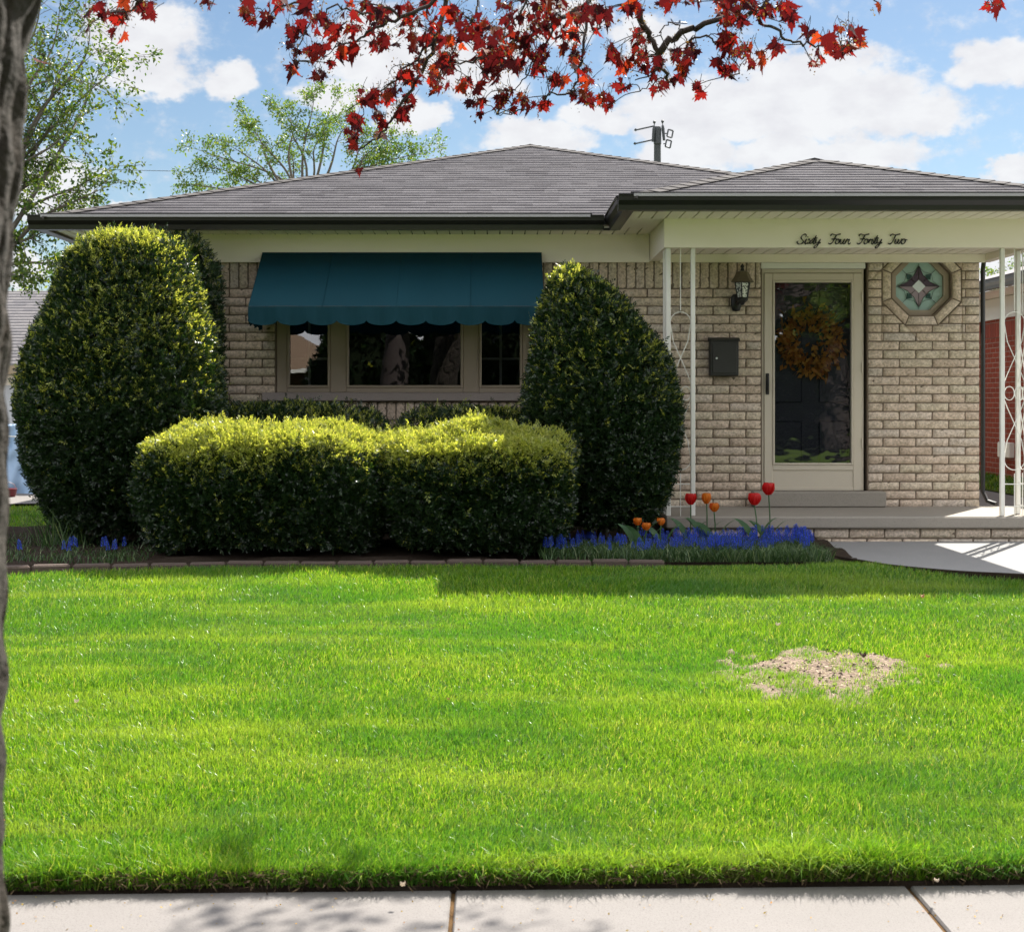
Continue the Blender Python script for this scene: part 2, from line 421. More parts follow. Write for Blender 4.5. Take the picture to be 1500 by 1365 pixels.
M['leafB'] = leafmat('young_green_leaf', [(0, (.05, .115, .03)), (.5, (.09, .16, .035)), (1, (.17, .22, .045))], .45, (1.5, 1.4, .6))
M['muscari'] = leafmat('blue_flower', [(0, (.012, .035, .36)), (.5, (.02, .06, .55)), (1, (.06, .13, .75))], .25, (1.2, 1.2, 1.2))
M['strap'] = leafmat('strap_leaf', [(0, (.018, .045, .015)), (.5, (.045, .095, .032)), (.85, (.09, .15, .06)), (1, (.26, .31, .18))], .3, (1.4, 1.4, .7))
M['tulipleaf'] = leafmat('tulip_leaf', [(0, (.045, .11, .05)), (1, (.075, .15, .06))], .3, (1.3, 1.4, .7))
M['tulipred'] = leafmat('red_petal', [(0, (.50, .012, .012)), (1, (.62, .02, .016))], .35, (1.3, 1, 1))
M['tuliporange'] = leafmat('orange_petal', [(0, (.60, .16, .012)), (.5, (.64, .22, .03)), (1, (.55, .08, .012))], .35, (1.3, 1.1, 1))
M['straw'] = leafmat('dry_straw', [(0, (.36, .29, .19)), (.6, (.52, .44, .31)), (1, (.2, .14, .09))], .2, (1, 1, 1), .8, .1)
M['dryleaf'] = leafmat('dry_brown_leaf', [(0, (.20, .10, .05)), (.5, (.30, .17, .08)), (1, (.42, .30, .19))], .25, (1.1, 1, .8), .7, .2)
M['orange'] = leafmat('autumn_leaf', [(0, (.30, .10, .02)), (.5, (.52, .22, .04)), (1, (.60, .34, .08))], .2, (1.2, 1, .7))

# ------------------------------------------------------------------ ground
def gh(x, y):
    """height of the ground"""
    x = np.asarray(x, float); y = np.asarray(y, float)
    z = np.interp(y, [-80, -9.2, -9, -2.6, -2.4, 3.2, 3.3, 4.95, 5.15, 10.3, 13, 40, 400], [.1, .1, -.12, -.12, .0, .0, -.06, -.06, .068, .440, .445, .49, 1.0])
    return z
def lh(y): return np.interp(y, [4.5, 10.3, 13, 40], [.024, .443, .447, .492])
def edge_y(x): return np.interp(x, [-6, -3.5, -3.0, -2, 0, 2.2, 2.6, 2.75, 2.82, 3.19, 3.6, 4.3, 5.2, 7, 20], [9.9, 10.08, 10.22, 10.42, 10.5, 10.5, 10.95, 10.7, 10.45, 10.07, 9.87, 9.5, 9.2, 9.05, 9.0])
def walk_edge(x): return 4.79+(x+2.0)*.03
def grid(name, xs, ys, zf, mat, kind='structure'):
    X, Y = np.meshgrid(xs, ys); Z = zf(X, Y); V = np.stack([X, Y, Z], -1).reshape(-1, 3)
    nx, ny = len(xs), len(ys); i = np.arange(ny-1)[:, None]*nx+np.arange(nx-1)[None]
    Fq = np.stack([i, i+1, i+nx+1, i+nx], -1).reshape(-1, 4)
    o = np_mesh(name, V, [Fq], mat, smooth=True); tag(o, kind=kind); return o
xs = np.concatenate([[-600, -200, -80, -40, -20, -12], np.arange(-8, 9, .5), [12, 20, 40, 80, 200, 600]])
ys = np.concatenate([[-300, -100, -40, -20, -10, -9.2, -9, -6, -2.6, -2.4, 0, 2, 3.2, 3.3, 4.0, 4.95, 5.15], np.arange(5.25, 14.1, .25), [16, 20, 26, 40, 80, 200, 900]])
grid('ground', xs, ys, gh, M['ground'])
grid('road', np.array([-60., -20, 0, 20, 60]), np.array([-8.95, -5., -2.65]), lambda x, y: np.full_like(x, -.116), M['asphalt'])

# sidewalk: slabs with open joints
sw = bpy.data.objects.new('sidewalk', None); C.objects.link(sw); tag(sw, kind='structure')
JX0 = (663-HX)/F*4.75
for k in range(-4, 5):
    x0 = JX0+k*1.525+.013; x1 = x0+1.525-.026
    b = MB(); s0 = walk_edge(x0); s1 = walk_edge(x1)
    e = .006
    n = 12
    for i in range(n):
        a0, a1 = i/n, (i+1)/n
        xa, xb = x0+(x1-x0)*a0, x0+(x1-x0)*a1
        b.quad([(xa, s0-1.42+(s1-s0)*a0, 0), (xb, s0-1.42+(s1-s0)*a1, 0), (xb, s0-e+(s1-s0)*a1, 0), (xa, s0-e+(s1-s0)*a0, 0)])
        b.quad([(xa, s0-e+(s1-s0)*a0, 0), (xb, s0-e+(s1-s0)*a1, 0), (xb, s0+(s1-s0)*a1, -.006), (xa, s0+(s1-s0)*a0, -.006)])
        b.quad([(xa, s0+(s1-s0)*a0, -.006), (xb, s0+(s1-s0)*a1, -.006), (xb, s0+(s1-s0)*a1, -.1), (xa, s0+(s1-s0)*a0, -.1)])
    for (xx, ss, dx) in ((x0, s0, -e), (x1, s1, e)):
        b.quad([(xx, ss-1.42, 0), (xx, ss-e, 0), (xx+dx, ss-e, -.008), (xx+dx, ss-1.42, -.008)])
        b.quad([(xx+dx, ss-1.42, -.008), (xx+dx, ss-e, -.008), (xx+dx, ss-e, -.1), (xx+dx, ss-1.42, -.1)])
    b.build('slab', M['sidewalk'], sw)
# joint filling
b = MB()
m = Mat('joint_dirt'); m.color(m.mix(m.noise(60, 6, .7), (.055, .032, .015), (.15, .085, .035))); m.set(.95, 0, .1); m.bump(m.noise(120, 5), .8, .01); M['joint'] = m.m
for k in range(-4, 6):
    x0 = JX0+k*1.525; b.quad([(x0-.02, 3.2, -.012), (x0+.02, 3.2, -.012), (x0+.02, walk_edge(x0), -.012), (x0-.02, walk_edge(x0), -.012)])
b.build('joint', M['joint'], sw)

# flower bed soil, front path, side walk, neighbour's drive
grid('soil', np.arange(-6, 2.8, .15), np.arange(9.9, 13.45, .12),
     lambda x, y: np.where(y > edge_y(x)+.02, .462+.02*np.sin(x*9)*np.sin(y*11)+.03*np.clip(y-edge_y(x), 0, 1), .30), M['soil'])
pe = [(2.50, 12.2), (2.52, 11.5), (2.6, 11.05), (2.72, 10.72), (2.86, 10.42), (3.19, 10.07), (3.6, 9.86), (4.3, 9.5), (5.2, 9.2), (7, 9.05), (12, 9.0)]
pec = [(p.x, p.y) for p in catmull([(x, y, 0) for x, y in pe], 5)]
b = MB()
for (xa, ya), (xb, yb) in zip(pec[:-1], pec[1:]):
    b.quad([(xa, ya, .452), (xb, yb, .452), (xb, 12.26, .452), (xa, 12.26, .452)])
    b.quad([(xa, ya, .452), (xb, yb, .452), (xb, yb, .35), (xa, ya, .35)])
tag(b.build('path', M['path']), kind='structure')
b = MB(); b.quad([(4.85, 9.5, .460), (6.4, 9.5, .460), (6.4, 40, .51), (4.85, 40, .51)]); b.quad([(4.5, 13.6, .4605), (4.85, 13.6, .4605), (4.85, 40, .5105), (4.5, 40, .5105)])
tag(b.build('side_path', M['path']), kind='structure')
b = MB(); b.quad([(-16, 15.6, .482), (-4.15, 15.6, .482), (-4.15, 30, .505), (-16, 30, .505)])
# edge of the drive runs at a slant
b.v = [(-16, 14.2, .478), (-4.6, 16.6, .482), (-4.2, 30, .505), (-16, 30, .505)]
tag(b.build('driveway', M['sidewalk']), kind='structure')
# ground rising to the neighbour's wall
b = MB(); b.quad([(6.4, 9, .47), (6.75, 9, .60), (6.75, 40, .72), (6.4, 40, .53)]); tag(b.build('lawn_strip', M['ground']), kind='structure')
# steel edging along the path
t = tag(MB().build('e', M['dark']) if False else bpy.data.objects.new('path_edging', None), 'dark narrow edging strip curving between the lawn and the front path', 'edging'); C.objects.link(t)
b = MB()
for (xa, ya), (xb, yb) in zip(pec[4:-1], pec[5:]):
    n = Vector((yb-ya, -(xb-xa), 0)).normalized()*-.03
    q = [(xa, ya), (xb, yb), (xb-n.x*-1, yb-n.y*-1), (xa-n.x*-1, ya-n.y*-1)]
    q = [(xa-.0, ya-.004), (xb, yb-.004), (xb-.02, yb-.035), (xa-.02, ya-.035)]
    b.quad([(x, y, .463) for x, y in q]); b.quad([(q[3][0], q[3][1], .463), (q[2][0], q[2][1], .463), (q[2][0], q[2][1], .36), (q[3][0], q[3][1], .36)])
    b.quad([(q[0][0], q[0][1], .463), (q[1][0], q[1][1], .463), (q[1][0], q[1][1], .40), (q[0][0], q[0][1], .40)])
b.build('strip', M['soil'], t)

# ------------------------------------------------------------------ the brick house
WY = 13.5
house = thing('brick_house', (.4, 13.5, .46), 'low tan brick house with brown shingle hip roof, dark gutters and a small porch', 'house')
wall = None
# mortar skin of the front with openings
WX0, WX1, WZ0, WZ1 = -3.4, 4.49, .40, 3.17
WIN = (-2.03, .352, 1.715, 2.74); DOOR = (2.475, 3.45, .664, 2.95); OC = (3.956, 2.705)
b = MB()
def rect(x0, x1, z0, z1, y=WY): b.quad([(x0, y, z0), (x1, y, z0), (x1, y, z1), (x0, y, z1)])
rect(WX0, WIN[0], WZ0, WZ1); rect(WIN[0], WIN[1], WZ0, WIN[2]); rect(WIN[0], WIN[1], WIN[3], WZ1); rect(WIN[1], DOOR[0], WZ0, WZ1)
rect(DOOR[0], DOOR[1], WZ0, DOOR[2]); rect(DOOR[0], DOOR[1], DOOR[3], WZ1)
OA = .272                                        # apothem of the octagonal opening
octv = lambda a: [(OC[0]+a/math.cos(R(22.5))*math.cos(R(22.5+45*k)), OC[1]+a/math.cos(R(22.5))*math.sin(R(22.5+45*k))) for k in range(8)]
ox0, ox1, oz0, oz1 = OC[0]-.40, OC[0]+.40, OC[1]-.40, OC[1]+.40
rect(DOOR[1], ox0, WZ0, WZ1); rect(ox1, WX1, WZ0, WZ1); rect(ox0, ox1, WZ0, oz0); rect(ox0, ox1, oz1, WZ1)
ov = octv(OA); oo = octv(.40)
for k in range(8):
    k2 = (k+1) % 8; b.quad([(ov[k][0], WY, ov[k][1]), (oo[k][0], WY, oo[k][1]), (oo[k2][0], WY, oo[k2][1]), (ov[k2][0], WY, ov[k2][1])])
for (cx, cz) in ((1, 1), (-1, 1), (-1, -1), (1, -1)):
    q = [p for p in oo if (p[0]-OC[0])*cx > 0 and (p[1]-OC[1])*cz > 0]
    b.quad([(q[0][0], WY, q[0][1]), (OC[0]+.4*cx, WY, OC[1]+.4*cz), (q[1][0], WY, q[1][1])])
# reveals
def reveal(x0, x1, z0, z1, d):
    for q in ([(x0, z0), (x1, z0)], [(x1, z0), (x1, z1)], [(x1, z1), (x0, z1)], [(x0, z1), (x0, z0)]):
        b.quad([(q[0][0], WY, q[0][1]), (q[1][0], WY, q[1][1]), (q[1][0], WY+d, q[1][1]), (q[0][0], WY+d, q[0][1])])
reveal(*WIN, .12); reveal(*DOOR, .15)
for k in range(8):
    k2 = (k+1) % 8; b.quad([(ov[k][0], WY, ov[k][1]), (ov[k2][0], WY, ov[k2][1]), (ov[k2][0], WY+.12, ov[k2][1]), (ov[k][0], WY+.12, ov[k][1])])
wall = b.build('wall', M['mortar'], house)
b = MB()
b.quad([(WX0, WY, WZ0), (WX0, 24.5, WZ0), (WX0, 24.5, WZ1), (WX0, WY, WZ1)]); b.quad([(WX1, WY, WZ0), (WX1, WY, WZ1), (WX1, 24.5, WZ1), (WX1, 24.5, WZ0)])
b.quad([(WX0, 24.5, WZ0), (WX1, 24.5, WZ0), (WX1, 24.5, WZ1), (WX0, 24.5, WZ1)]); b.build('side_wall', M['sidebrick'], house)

# bricks as relief on the mortar skin
BV, BF, BQ = [], [], 0
def brick(x0, x1, z0, z1, vert=False):
    global BQ
    if x1-x0 < .012 or z1-z0 < .012: return
    nx = max(3, int((x1-x0)/.028)+2); nz = max(3, int((z1-z0)/.022)+2)
    u = np.linspace(0, 1, nx); v = np.linspace(0, 1, nz); U, V_ = np.meshgrid(u, v)
    border = (U == 0) | (U == 1) | (V_ == 0) | (V_ == 1)
    y = WY-.011-rng.normal(0, .0055, U.shape)-.002*rng.random()
    inx = .006/(x1-x0); inz = .006/(z1-z0)
    Uf = np.where(border, U, np.clip(U, inx, 1-inx)+rng.normal(0, .002, U.shape)); Vf = np.where(border, V_, V_+rng.normal(0, .02, U.shape)*.3)
    # second ring stands close to the rim so that the arris reads
    if nx > 4: Uf[:, 1] = np.where(border[:, 1], inx*1.0, inx+rng.random(nz)*.006); Uf[:, -2] = np.where(border[:, -2], 1-inx, 1-inx-rng.random(nz)*.006)
    if nz > 3: Vf[1, :] = inz*1.3+rng.random(nx)*.03; Vf[-2, :] = 1-inz*1.3-rng.random(nx)*.03
    y = np.where(border, WY+.001, y)
    Uf[:, 0] = 0; Uf[:, -1] = 1; Vf[0, :] = 0; Vf[-1, :] = 1
    X = x0+(x1-x0)*Uf+np.where(border, rng.normal(0, .0012, U.shape), 0); Z = z0+(z1-z0)*Vf+np.where(border, rng.normal(0, .0012, U.shape), 0)
    BV.append(np.stack([X, y, Z], -1).reshape(-1, 3))
    i = np.arange(nz-1)[:, None]*nx+np.arange(nx-1)[None]+BQ
    BF.append(np.stack([i, i+1, i+nx+1, i+nx], -1).reshape(-1, 4)); BQ += nx*nz
def brick_poly(poly):
    """flat cut brick with a bevelled rim"""
    global BQ
    c = np.mean(poly, 0); n = len(poly); poly = np.array(poly)
    ar = .5*abs(sum(poly[i][0]*poly[(i+1) % n][1]-poly[(i+1) % n][0]*poly[i][1] for i in range(n)))
    if ar < 4e-4: return
    inner = c+(poly-c)*.90
    V = [(p[0], WY+.001, p[1]) for p in poly]+[(p[0], WY-.013+rng.normal(0, .002), p[1]) for p in inner]+[(c[0], WY-.016, c[1])]
    BV.append(np.array(V)); q = [(BQ+i, BQ+(i+1) % n, BQ+n+(i+1) % n, BQ+n+i) for i in range(n)]
    tri = [(BQ+n+i, BQ+n+(i+1) % n, BQ+2*n, BQ+2*n) for i in range(n)]
    BF.append(np.array(q)); BT.append(np.array(tri)[:, :3]); BQ += 2*n+1
BT = []
def clip(poly, a, bb, c, keep):
    """half plane a*x+b*z<=c (keep='in') or >= (keep='out')"""
    out = []; n = len(poly); s = 1 if keep == 'in' else -1
    for i in range(n):
        p, q = poly[i], poly[(i+1) % n]; dp = s*(a*p[0]+bb*p[1]-c); dq = s*(a*q[0]+bb*q[1]-c)
        if dp <= 0: out.append(p)
        if dp*dq < 0: t = dp/(dp-dq); out.append((p[0]+(q[0]-p[0])*t, p[1]+(q[1]-p[1])*t))
    return out
CH, BL, G = .0813, .305, .0052
Z0 = .6445
def courses(x0, x1, k0, k1, off, zmax=9, octo=False):
    for k in range(k0, k1):
        za, zb = Z0+k*CH+G, min(Z0+(k+1)*CH-G, zmax)
        x = x0-(off if k % 2 else off-BL/2) % BL
        while x < x1:
            a, c = max(x+G, x0), min(x+BL-G, x1); x += BL
            if c-a < .02: continue
            if octo and c > OC[0]-.46 and a < OC[0]+.46 and zb > OC[1]-.44:
                rest = [(a, za), (c, za), (c, zb), (a, zb)]
                full = True
                for e in range(8):
                    ang = R(45*e); nx_, nz_ = math.cos(ang), math.sin(ang); cc = nx_*OC[0]+nz_*OC[1]+.365+.008
                    piece = clip(rest, nx_, nz_, cc, 'out') if rest else []
                    if len(piece) >= 3:
                        if abs(sum(piece[i][0]*piece[(i+1) % len(piece)][1]-piece[(i+1) % len(piece)][0]*piece[i][1] for i in range(len(piece)))*.5-(c-a)*(zb-za)) < 1e-6: brick(a, c, za, zb); rest = []; break
                        brick_poly(piece)
                    rest = clip(rest, nx_, nz_, cc, 'in') if rest else []
                continue
            brick(a, c, za, zb)
def soldiers(x0, x1, z0, z1, w=.0855):
    x = x0
    while x < x1-.02: brick(x+G, min(x+w-G, x1), z0+G, z1-G, True); x += w
SOL = 2.677
courses(WX0, WIN[0]-.012, -3, 25, .13); courses(WIN[1]+.012, DOOR[0]-.012, -3, 25, .02)
courses(WIN[0]-.012, WIN[1]+.012, -3, 10, .06); soldiers(-2.2, .55, Z0+10*CH, 1.63)
soldiers(WX0, WIN[0]-.012, SOL, 2.96); soldiers(WIN[1]+.012, DOOR[0]-.012, SOL, 2.96)
courses(DOOR[1]+.012, WX1, 0, 29, .17, 2.96, True)
courses(DOOR[0], DOOR[1], -3, 0, .1); courses(DOOR[1]+.012, WX1, -3, 0, .17)
for k in range(8):                                # bricks laid round the octagonal window
    a0, a1 = octv(OA+.012), octv(.365-.002); k2 = (k+1) % 8
    p = [a0[k], a1[k], a1[k2], a0[k2]]; c = np.mean(p, 0); brick_poly([tuple(c+(np.array(q)-c)*np.array([.965, .965])) for q in p])
br = np_mesh('brick_facing', np.concatenate(BV), [np.concatenate(BF), np.concatenate(BT)], M['brick'], house)

# frieze board, soffits, ceiling, porch beam
b = MB(); b.box((WX0-.01, 13.435, 2.917), (1.425, 13.49, 3.172)); b.build('frieze_board', M['cream'], house)
EZ = 3.14
m = Mat('soffit_boards'); sx = m.N('ShaderNodeSeparateXYZ'); m.L(m.pos(), sx.inputs[0])
M['soffit'] = M['cream']
def boards(name, x0, x1, y0, y1, z, w=.115, gap=.012):
    b = MB(); x = x0
    while x < x1:
        e = min(x+w, x1); b.box((x+gap/2, y0, z), (e-gap/2, y1, z+.012)); x += w
    o = b.build(name, M['cream'], house)
    b = MB(); b.box((x0, y0, z+.016), (x1, y1, z+.026)); b.build('backing', M['taupe'], o)
    return o
boards('soffit', -3.98, 1.43, 12.93, 13.44, 3.172)
boards('soffit', 1.09, 4.84, 11.64, 12.30, 3.172)
b = MB(); b.box((1.43, 12.30, 2.93), (4.62, 12.40, 3.185)); b.box((1.43, 12.40, 2.93), (1.52, 13.49, 3.185)); b.box((4.53, 12.40, 2.93), (4.62, 13.6, 3.185))
b.build('porch_beam', M['cream'], house)
boards('porch_ceiling', 1.52, 4.53, 12.40, 13.49, 2.992, .118)
b = MB(); b.box((1.525, 13.44, 2.917), (4.53, 13.487, 2.990)); b.build('trim_board', M['cream'], house)
b = MB(); b.box((1.09, 12.31, 3.172), (1.428, 12.935, 3.184)); b.box((4.625, 12.4, 3.172), (4.84, 24.9, 3.184)); b.box((-3.98, 13.44, 3.172), (-3.41, 24.9, 3.184)); b.build('soffit', M['cream'], house)

# gutters, K profile
def kprof(o): return [(0, 0), (0, -.115), (.07*o, -.115), (.078*o, -.075), (.105*o, -.04), (.11*o, .0), (.122*o, .002), (.122*o, .010), (.10*o, .010), (.098*o, -.02), (.01*o, -.1), (.008*o, 0)]
GZ = 3.265
def gutter_x(x0, x1, y):  # runs along x, front towards -y
    b.prism([(y-p[0], GZ+p[1]) for p in kprof(1)], 0, x0, x1)
def gutter_y(y0, y1, x, s):
    b.prism([(x+s*p[0], GZ+p[1]) for p in kprof(1)], 1, y0, y1)
M['lip'] = simple('gutter_lip_glint', (.36, .35, .36), (.28, .27, .28), 4, .4, .03, 30)  # lip coloured pale to paint the glint along the gutter
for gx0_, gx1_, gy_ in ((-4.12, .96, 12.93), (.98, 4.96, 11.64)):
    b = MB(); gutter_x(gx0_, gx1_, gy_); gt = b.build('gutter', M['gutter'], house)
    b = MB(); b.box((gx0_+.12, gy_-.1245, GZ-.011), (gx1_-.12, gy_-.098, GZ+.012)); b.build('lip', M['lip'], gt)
    b = MB(); b.box((gx0_+.10, gy_-.064, GZ-.01), (gx1_-.10, gy_-.052, GZ+.032)); b.build('eave_shadow_strip', M['gutter'], house)  # dark strip painting in the shadow line below the shingle edge
b = MB(); gutter_y(11.64, 12.95, 1.09, -1); b.build('gutter', M['gutter'], house)
b = MB(); gutter_y(12.93, 25, -4.0, -1); b.build('gutter', M['gutter'], house)
b = MB(); gutter_y(11.64, 25, 4.84, 1); b.build('gutter', M['gutter'], house)
b = MB(); b.box((-4.0, 12.932, 3.15), (1.09, 12.95, 3.262)); b.box((1.092, 11.642, 3.15), (4.838, 11.66, 3.262)); b.box((1.092, 11.66, 3.15), (1.11, 12.93, 3.262)); b.box((-3.998, 12.95, 3.15), (-3.98, 25, 3.26)); b.build('fascia', M['gutter'], house)

# roofs: overlapping shingle courses on each slope
TAN = math.tan(R(17.6)); CT = math.cos(R(17.6))
def slope(name, base, du, dv, lo, hi, hmax, parent, mat=M['shingle'], tan=TAN, expo=.135):
    """base point, du along the eave, dv horizontally uphill; lo(s),hi(s) limits along du at run s"""
    base = Vector(base); du = Vector(du); dv = Vector(dv); V = []; Fq = []; n = 0
    s = 0.0; step = expo*math.cos(math.atan(tan)); row = 0
    while s < hmax-1e-4:
        s2 = min(s+step, hmax)
        l0, h0, l1, h1 = lo(s), hi(s), lo(s2), hi(s2)
        x = min(l0, l1)-random.random()*.3
        while x < max(h0, h1):
            w = random.choice((.14, .165, .19, .23, .3)); th = .010+random.random()*.004
            a0, a1 = max(x, l0), min(x+w, h0); c0, c1 = max(x, l1), min(x+w, h1)
            x += w
            if a1 <= a0 and c1 <= c0: continue
            a1 = max(a1, a0); c1 = max(c1, c0)
            j = random.uniform(-.003, .003)
            def pt(u, r, lift): return base+du*u+dv*r+Vector((0, 0, tan*r+lift))
            V += [pt(a0, s+j, th), pt(a1, s+j, th), pt(c1, s2+.01, .003), pt(c0, s2+.01, .003), pt(a0, s+j, -.01), pt(a1, s+j, -.01)]
            Fq += [(n, n+1, n+2, n+3), (n+4, n+5, n+1, n)]; n += 6
        s = s2; row += 1
    return np_mesh(name, np.array([tuple(v) for v in V]), [np.array(Fq)], mat, parent)
EVZ = 3.262
RX0, RX1, RY0 = -4.04, 4.88, 12.88
half = (RX1-RX0)/2; APX, APY = (RX0+RX1)/2, RY0+half
roof = slope('roof', (RX0, RY0, EVZ), (1, 0, 0), (0, 1, 0), lambda s: s, lambda s: 2*half-s, half, house)
b = MB(); zr = EVZ+half*TAN; BY = 25.0
b.quad([(RX0, RY0, EVZ-.004), (APX, APY, zr-.004), (APX, BY, zr-.004), (RX0, BY, EVZ-.004)]); b.quad([(RX1, RY0, EVZ-.004), (RX1, BY, EVZ-.004), (APX, BY, zr-.004), (APX, APY, zr-.004)])
b.quad([(RX0, BY, EVZ), (APX, BY, zr), (RX1, BY, EVZ)]); b.build('roof_side', M['shingle'], house)
PX0, PX1, PY0 = 1.05, 4.88, 11.60
ph = (PX1-PX0)/2; PAX, PAY = (PX0+PX1)/2, PY0+ph
slope('porch_roof', (PX0, PY0, EVZ), (1, 0, 0), (0, 1, 0), lambda s: s, lambda s: 2*ph-s, ph, house)
zp = EVZ+ph*TAN; VY = RY0+ph
slope('porch_roof_side', (PX0, PY0, EVZ), (0, 1, 0), (1, 0, 0), lambda s: s, lambda s: (RY0-PY0)+s, ph, house)
b = MB(); b.quad([(PX1, PY0, EVZ), (PX1, RY0+.01, EVZ), (PAX, VY+.0, zp), (PAX, PAY, zp)]); b.build('porch_roof_side', M['shingle'], house)
# hip and ridge caps
def caps(p, q):
    p, q = Vector(p), Vector(q); L_ = (q-p).length; d = (q-p).normalized(); side = d.cross(Vector((0, 0, 1))).normalized()
    n = int(L_/.14); b = MB()
    for i in range(n):
        a = p+d*(i*.14-.012); e = p+d*min(L_, (i+1)*.14+.02); h0, h1 = .022, .014
        for s_ in (-1, 1):
            w = side*s_*.125; dz = Vector((0, 0, -.028))
            b.quad([a+Vector((0, 0, h0)), a+w+dz+Vector((0, 0, h0)), e+w+dz+Vector((0, 0, h1)), e+Vector((0, 0, h1))])
            b.quad([a+Vector((0, 0, h0)), a+w+dz+Vector((0, 0, h0)), a+w+dz, a+Vector((0, 0, 0))])
    return b.build('hip_cap', M['capshingle'], house)
caps((RX0, RY0, EVZ), (APX, APY, zr)); caps((RX1, RY0, EVZ), (APX, APY, zr)); caps((APX, APY, zr), (APX, BY, zr))
caps((PX0, PY0, EVZ), (PAX, PAY, zp)); caps((PX1, PY0, EVZ), (PAX, PAY, zp)); caps((PAX, PAY, zp), (PAX, VY, zp))
# small roof vent behind the right hip
v = P(1040, 258, 18.4); b = MB(); b.prism([(v.x-.16, v.z-.3), (v.x+.16, v.z-.3), (v.x+.16, v.z-.01), (v.x+.05, v.z+.045), (v.x-.05, v.z+.045), (v.x-.16, v.z-.01)], 1, v.y-.12, v.y+.12); b.build('roof_vent', M['gutter'], house)
# porch slab on a brick base, threshold
SZ = .661
b = MB(); b.box((1.44, 12.27, .560), (4.78, 13.485, SZ), bev=.012); b.build('porch_slab', M['slab'], house)
b = MB(); b.box((1.50, 12.33, .38), (4.72, 13.48, .559)); b.build('porch_base', M['mortar'], house)
BV, BF, BT, BQ = [], [], [], 0
_wy = WY; WY = 12.33
for z0_, z1_, off in ((.475, .556, .0), (.392, .470, .15)):
    x = 1.5-off
    while x < 4.72: brick(max(x+.006, 1.5), min(x+.30-.006, 4.72), z0_+.004, z1_-.004); x += .30
WY = _wy
np_mesh('porch_base_brick', np.concatenate(BV), [np.concatenate(BF)], M['brick'], house)
b = MB(); b.box((2.37, 13.33, .664), (3.585, 13.50, .805), bev=.01); b.build('door_sill', M['slab'], house)

# front window: taupe frame with three lights
wf = MB(); x0, x1, z0, z1 = WIN
yf = WY+.03
def zz(py): return ZC-(py-HY)/158
def xx(px): return (px-HX)/158
fr = [(x0, z0, xx(420), z1), (xx(483), z0, xx(507), z1), (xx(678), z0, xx(702), z1), (xx(765), z0, x1, z1)]
for (a, c, e, f_) in fr: wf.box((a+.001, yf, c), (e, yf+.09, f_-.001), bev=.006)
xs_ = [(xx(420), xx(483)), (xx(507), xx(678)), (xx(702), xx(765))]
for (a, e) in xs_: wf.box((a, yf, z0), (e, yf+.09, z0+.045), bev=.004); wf.box((a, yf, z1-.06), (e, yf+.09, z1-.002), bev=.004)
window = wf.build('window', M['taupe'], house)
for i, (a, e) in enumerate(xs_):
    s = MB(); t_ = .022
    s.box((a, yf-.012, z0+.046), (a+t_, yf+.05, z1-.06), bev=.004); s.box((e-t_, yf-.012, z0+.046), (e, yf+.05, z1-.06), bev=.004); s.box((a+t_, yf-.010, z0+.046), (e-t_, yf+.05, z0+.046+t_), bev=.004)
    s.build('sash', M['taupe'], window)
    s = MB(); s.quad([(a+t_-.004, yf+.03, z0+.06), (e-t_+.004, yf+.03, z0+.06), (e-t_+.004, yf+.03, z1-.06), (a+t_-.004, yf+.03, z1-.06)]); s.build('pane', M['glass'], window)
    if i != 1:
        s = MB(); mx_ = (a+e)/2; s.box((mx_-.012, yf+.04, z0+.06), (mx_+.012, yf+.055, z1-.06)); s.box((a+t_, yf+.056, 2.02), (e-t_, yf+.066, 2.04)); s.build('muntin', M['curtain'], window)
s = MB(); s.box((xx(385), WY-.065, z0-.078), (x1+.12, WY+.05, z0-.001), bev=.006); s.build('sill', M['sill'], window)
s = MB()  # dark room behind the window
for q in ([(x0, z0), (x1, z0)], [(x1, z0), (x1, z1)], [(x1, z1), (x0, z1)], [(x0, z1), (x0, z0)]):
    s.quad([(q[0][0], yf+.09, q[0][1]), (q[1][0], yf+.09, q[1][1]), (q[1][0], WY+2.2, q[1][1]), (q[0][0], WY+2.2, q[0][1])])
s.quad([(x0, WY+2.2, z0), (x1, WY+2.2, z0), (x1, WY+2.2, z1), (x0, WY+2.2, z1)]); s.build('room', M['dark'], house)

# storm door
dx0, dx1, dz0, dz1 = xx(1119), xx(1263), .806, zz(400)
b = MB(); yd = WY+.03
b.box((DOOR[0]+.001, yd-.02, .806), (dx0, yd+.10, 2.915), bev=.004); b.box((dx1, yd-.02, .806), (DOOR[1]-.03, yd+.10, 2.915), bev=.004)
b.box((dx0, yd-.018, dz1), (dx1, yd+.10, 2.86), bev=.004)
dframe = b.build('door_frame', M['doorframe'], house)
b = MB(); b.box((DOOR[0]-.01, WY-.02, 2.862), (DOOR[1]-.02, WY+.05, 2.916), bev=.004); b.build('head_trim', M['white'], house)
gx0, gx1, gz0, gz1 = xx(1132), xx(1250), zz(681), zz(411)
b = MB(); y0, y1 = yd-.03, yd+.015
b.box((dx0+.003, y0, dz0), (gx0, y1, dz1-.003), bev=.005); b.box((gx1, y0, dz0), (dx1-.003, y1, dz1-.003), bev=.005)
b.box((gx0, y0, gz1), (gx1, y1, dz1-.004), bev=.004); b.box((gx0, y0+.001, gz0-.05), (gx1, y1, gz0), bev=.004)
b.box((gx0, y0+.012, dz0+.03), (gx1, y1, gz0-.05)); b.box((gx0, y0+.001, dz0), (gx1, y1, dz0+.03), bev=.003)
door = b.build('door', M['doorframe'], house)
b = MB(); t_ = .018
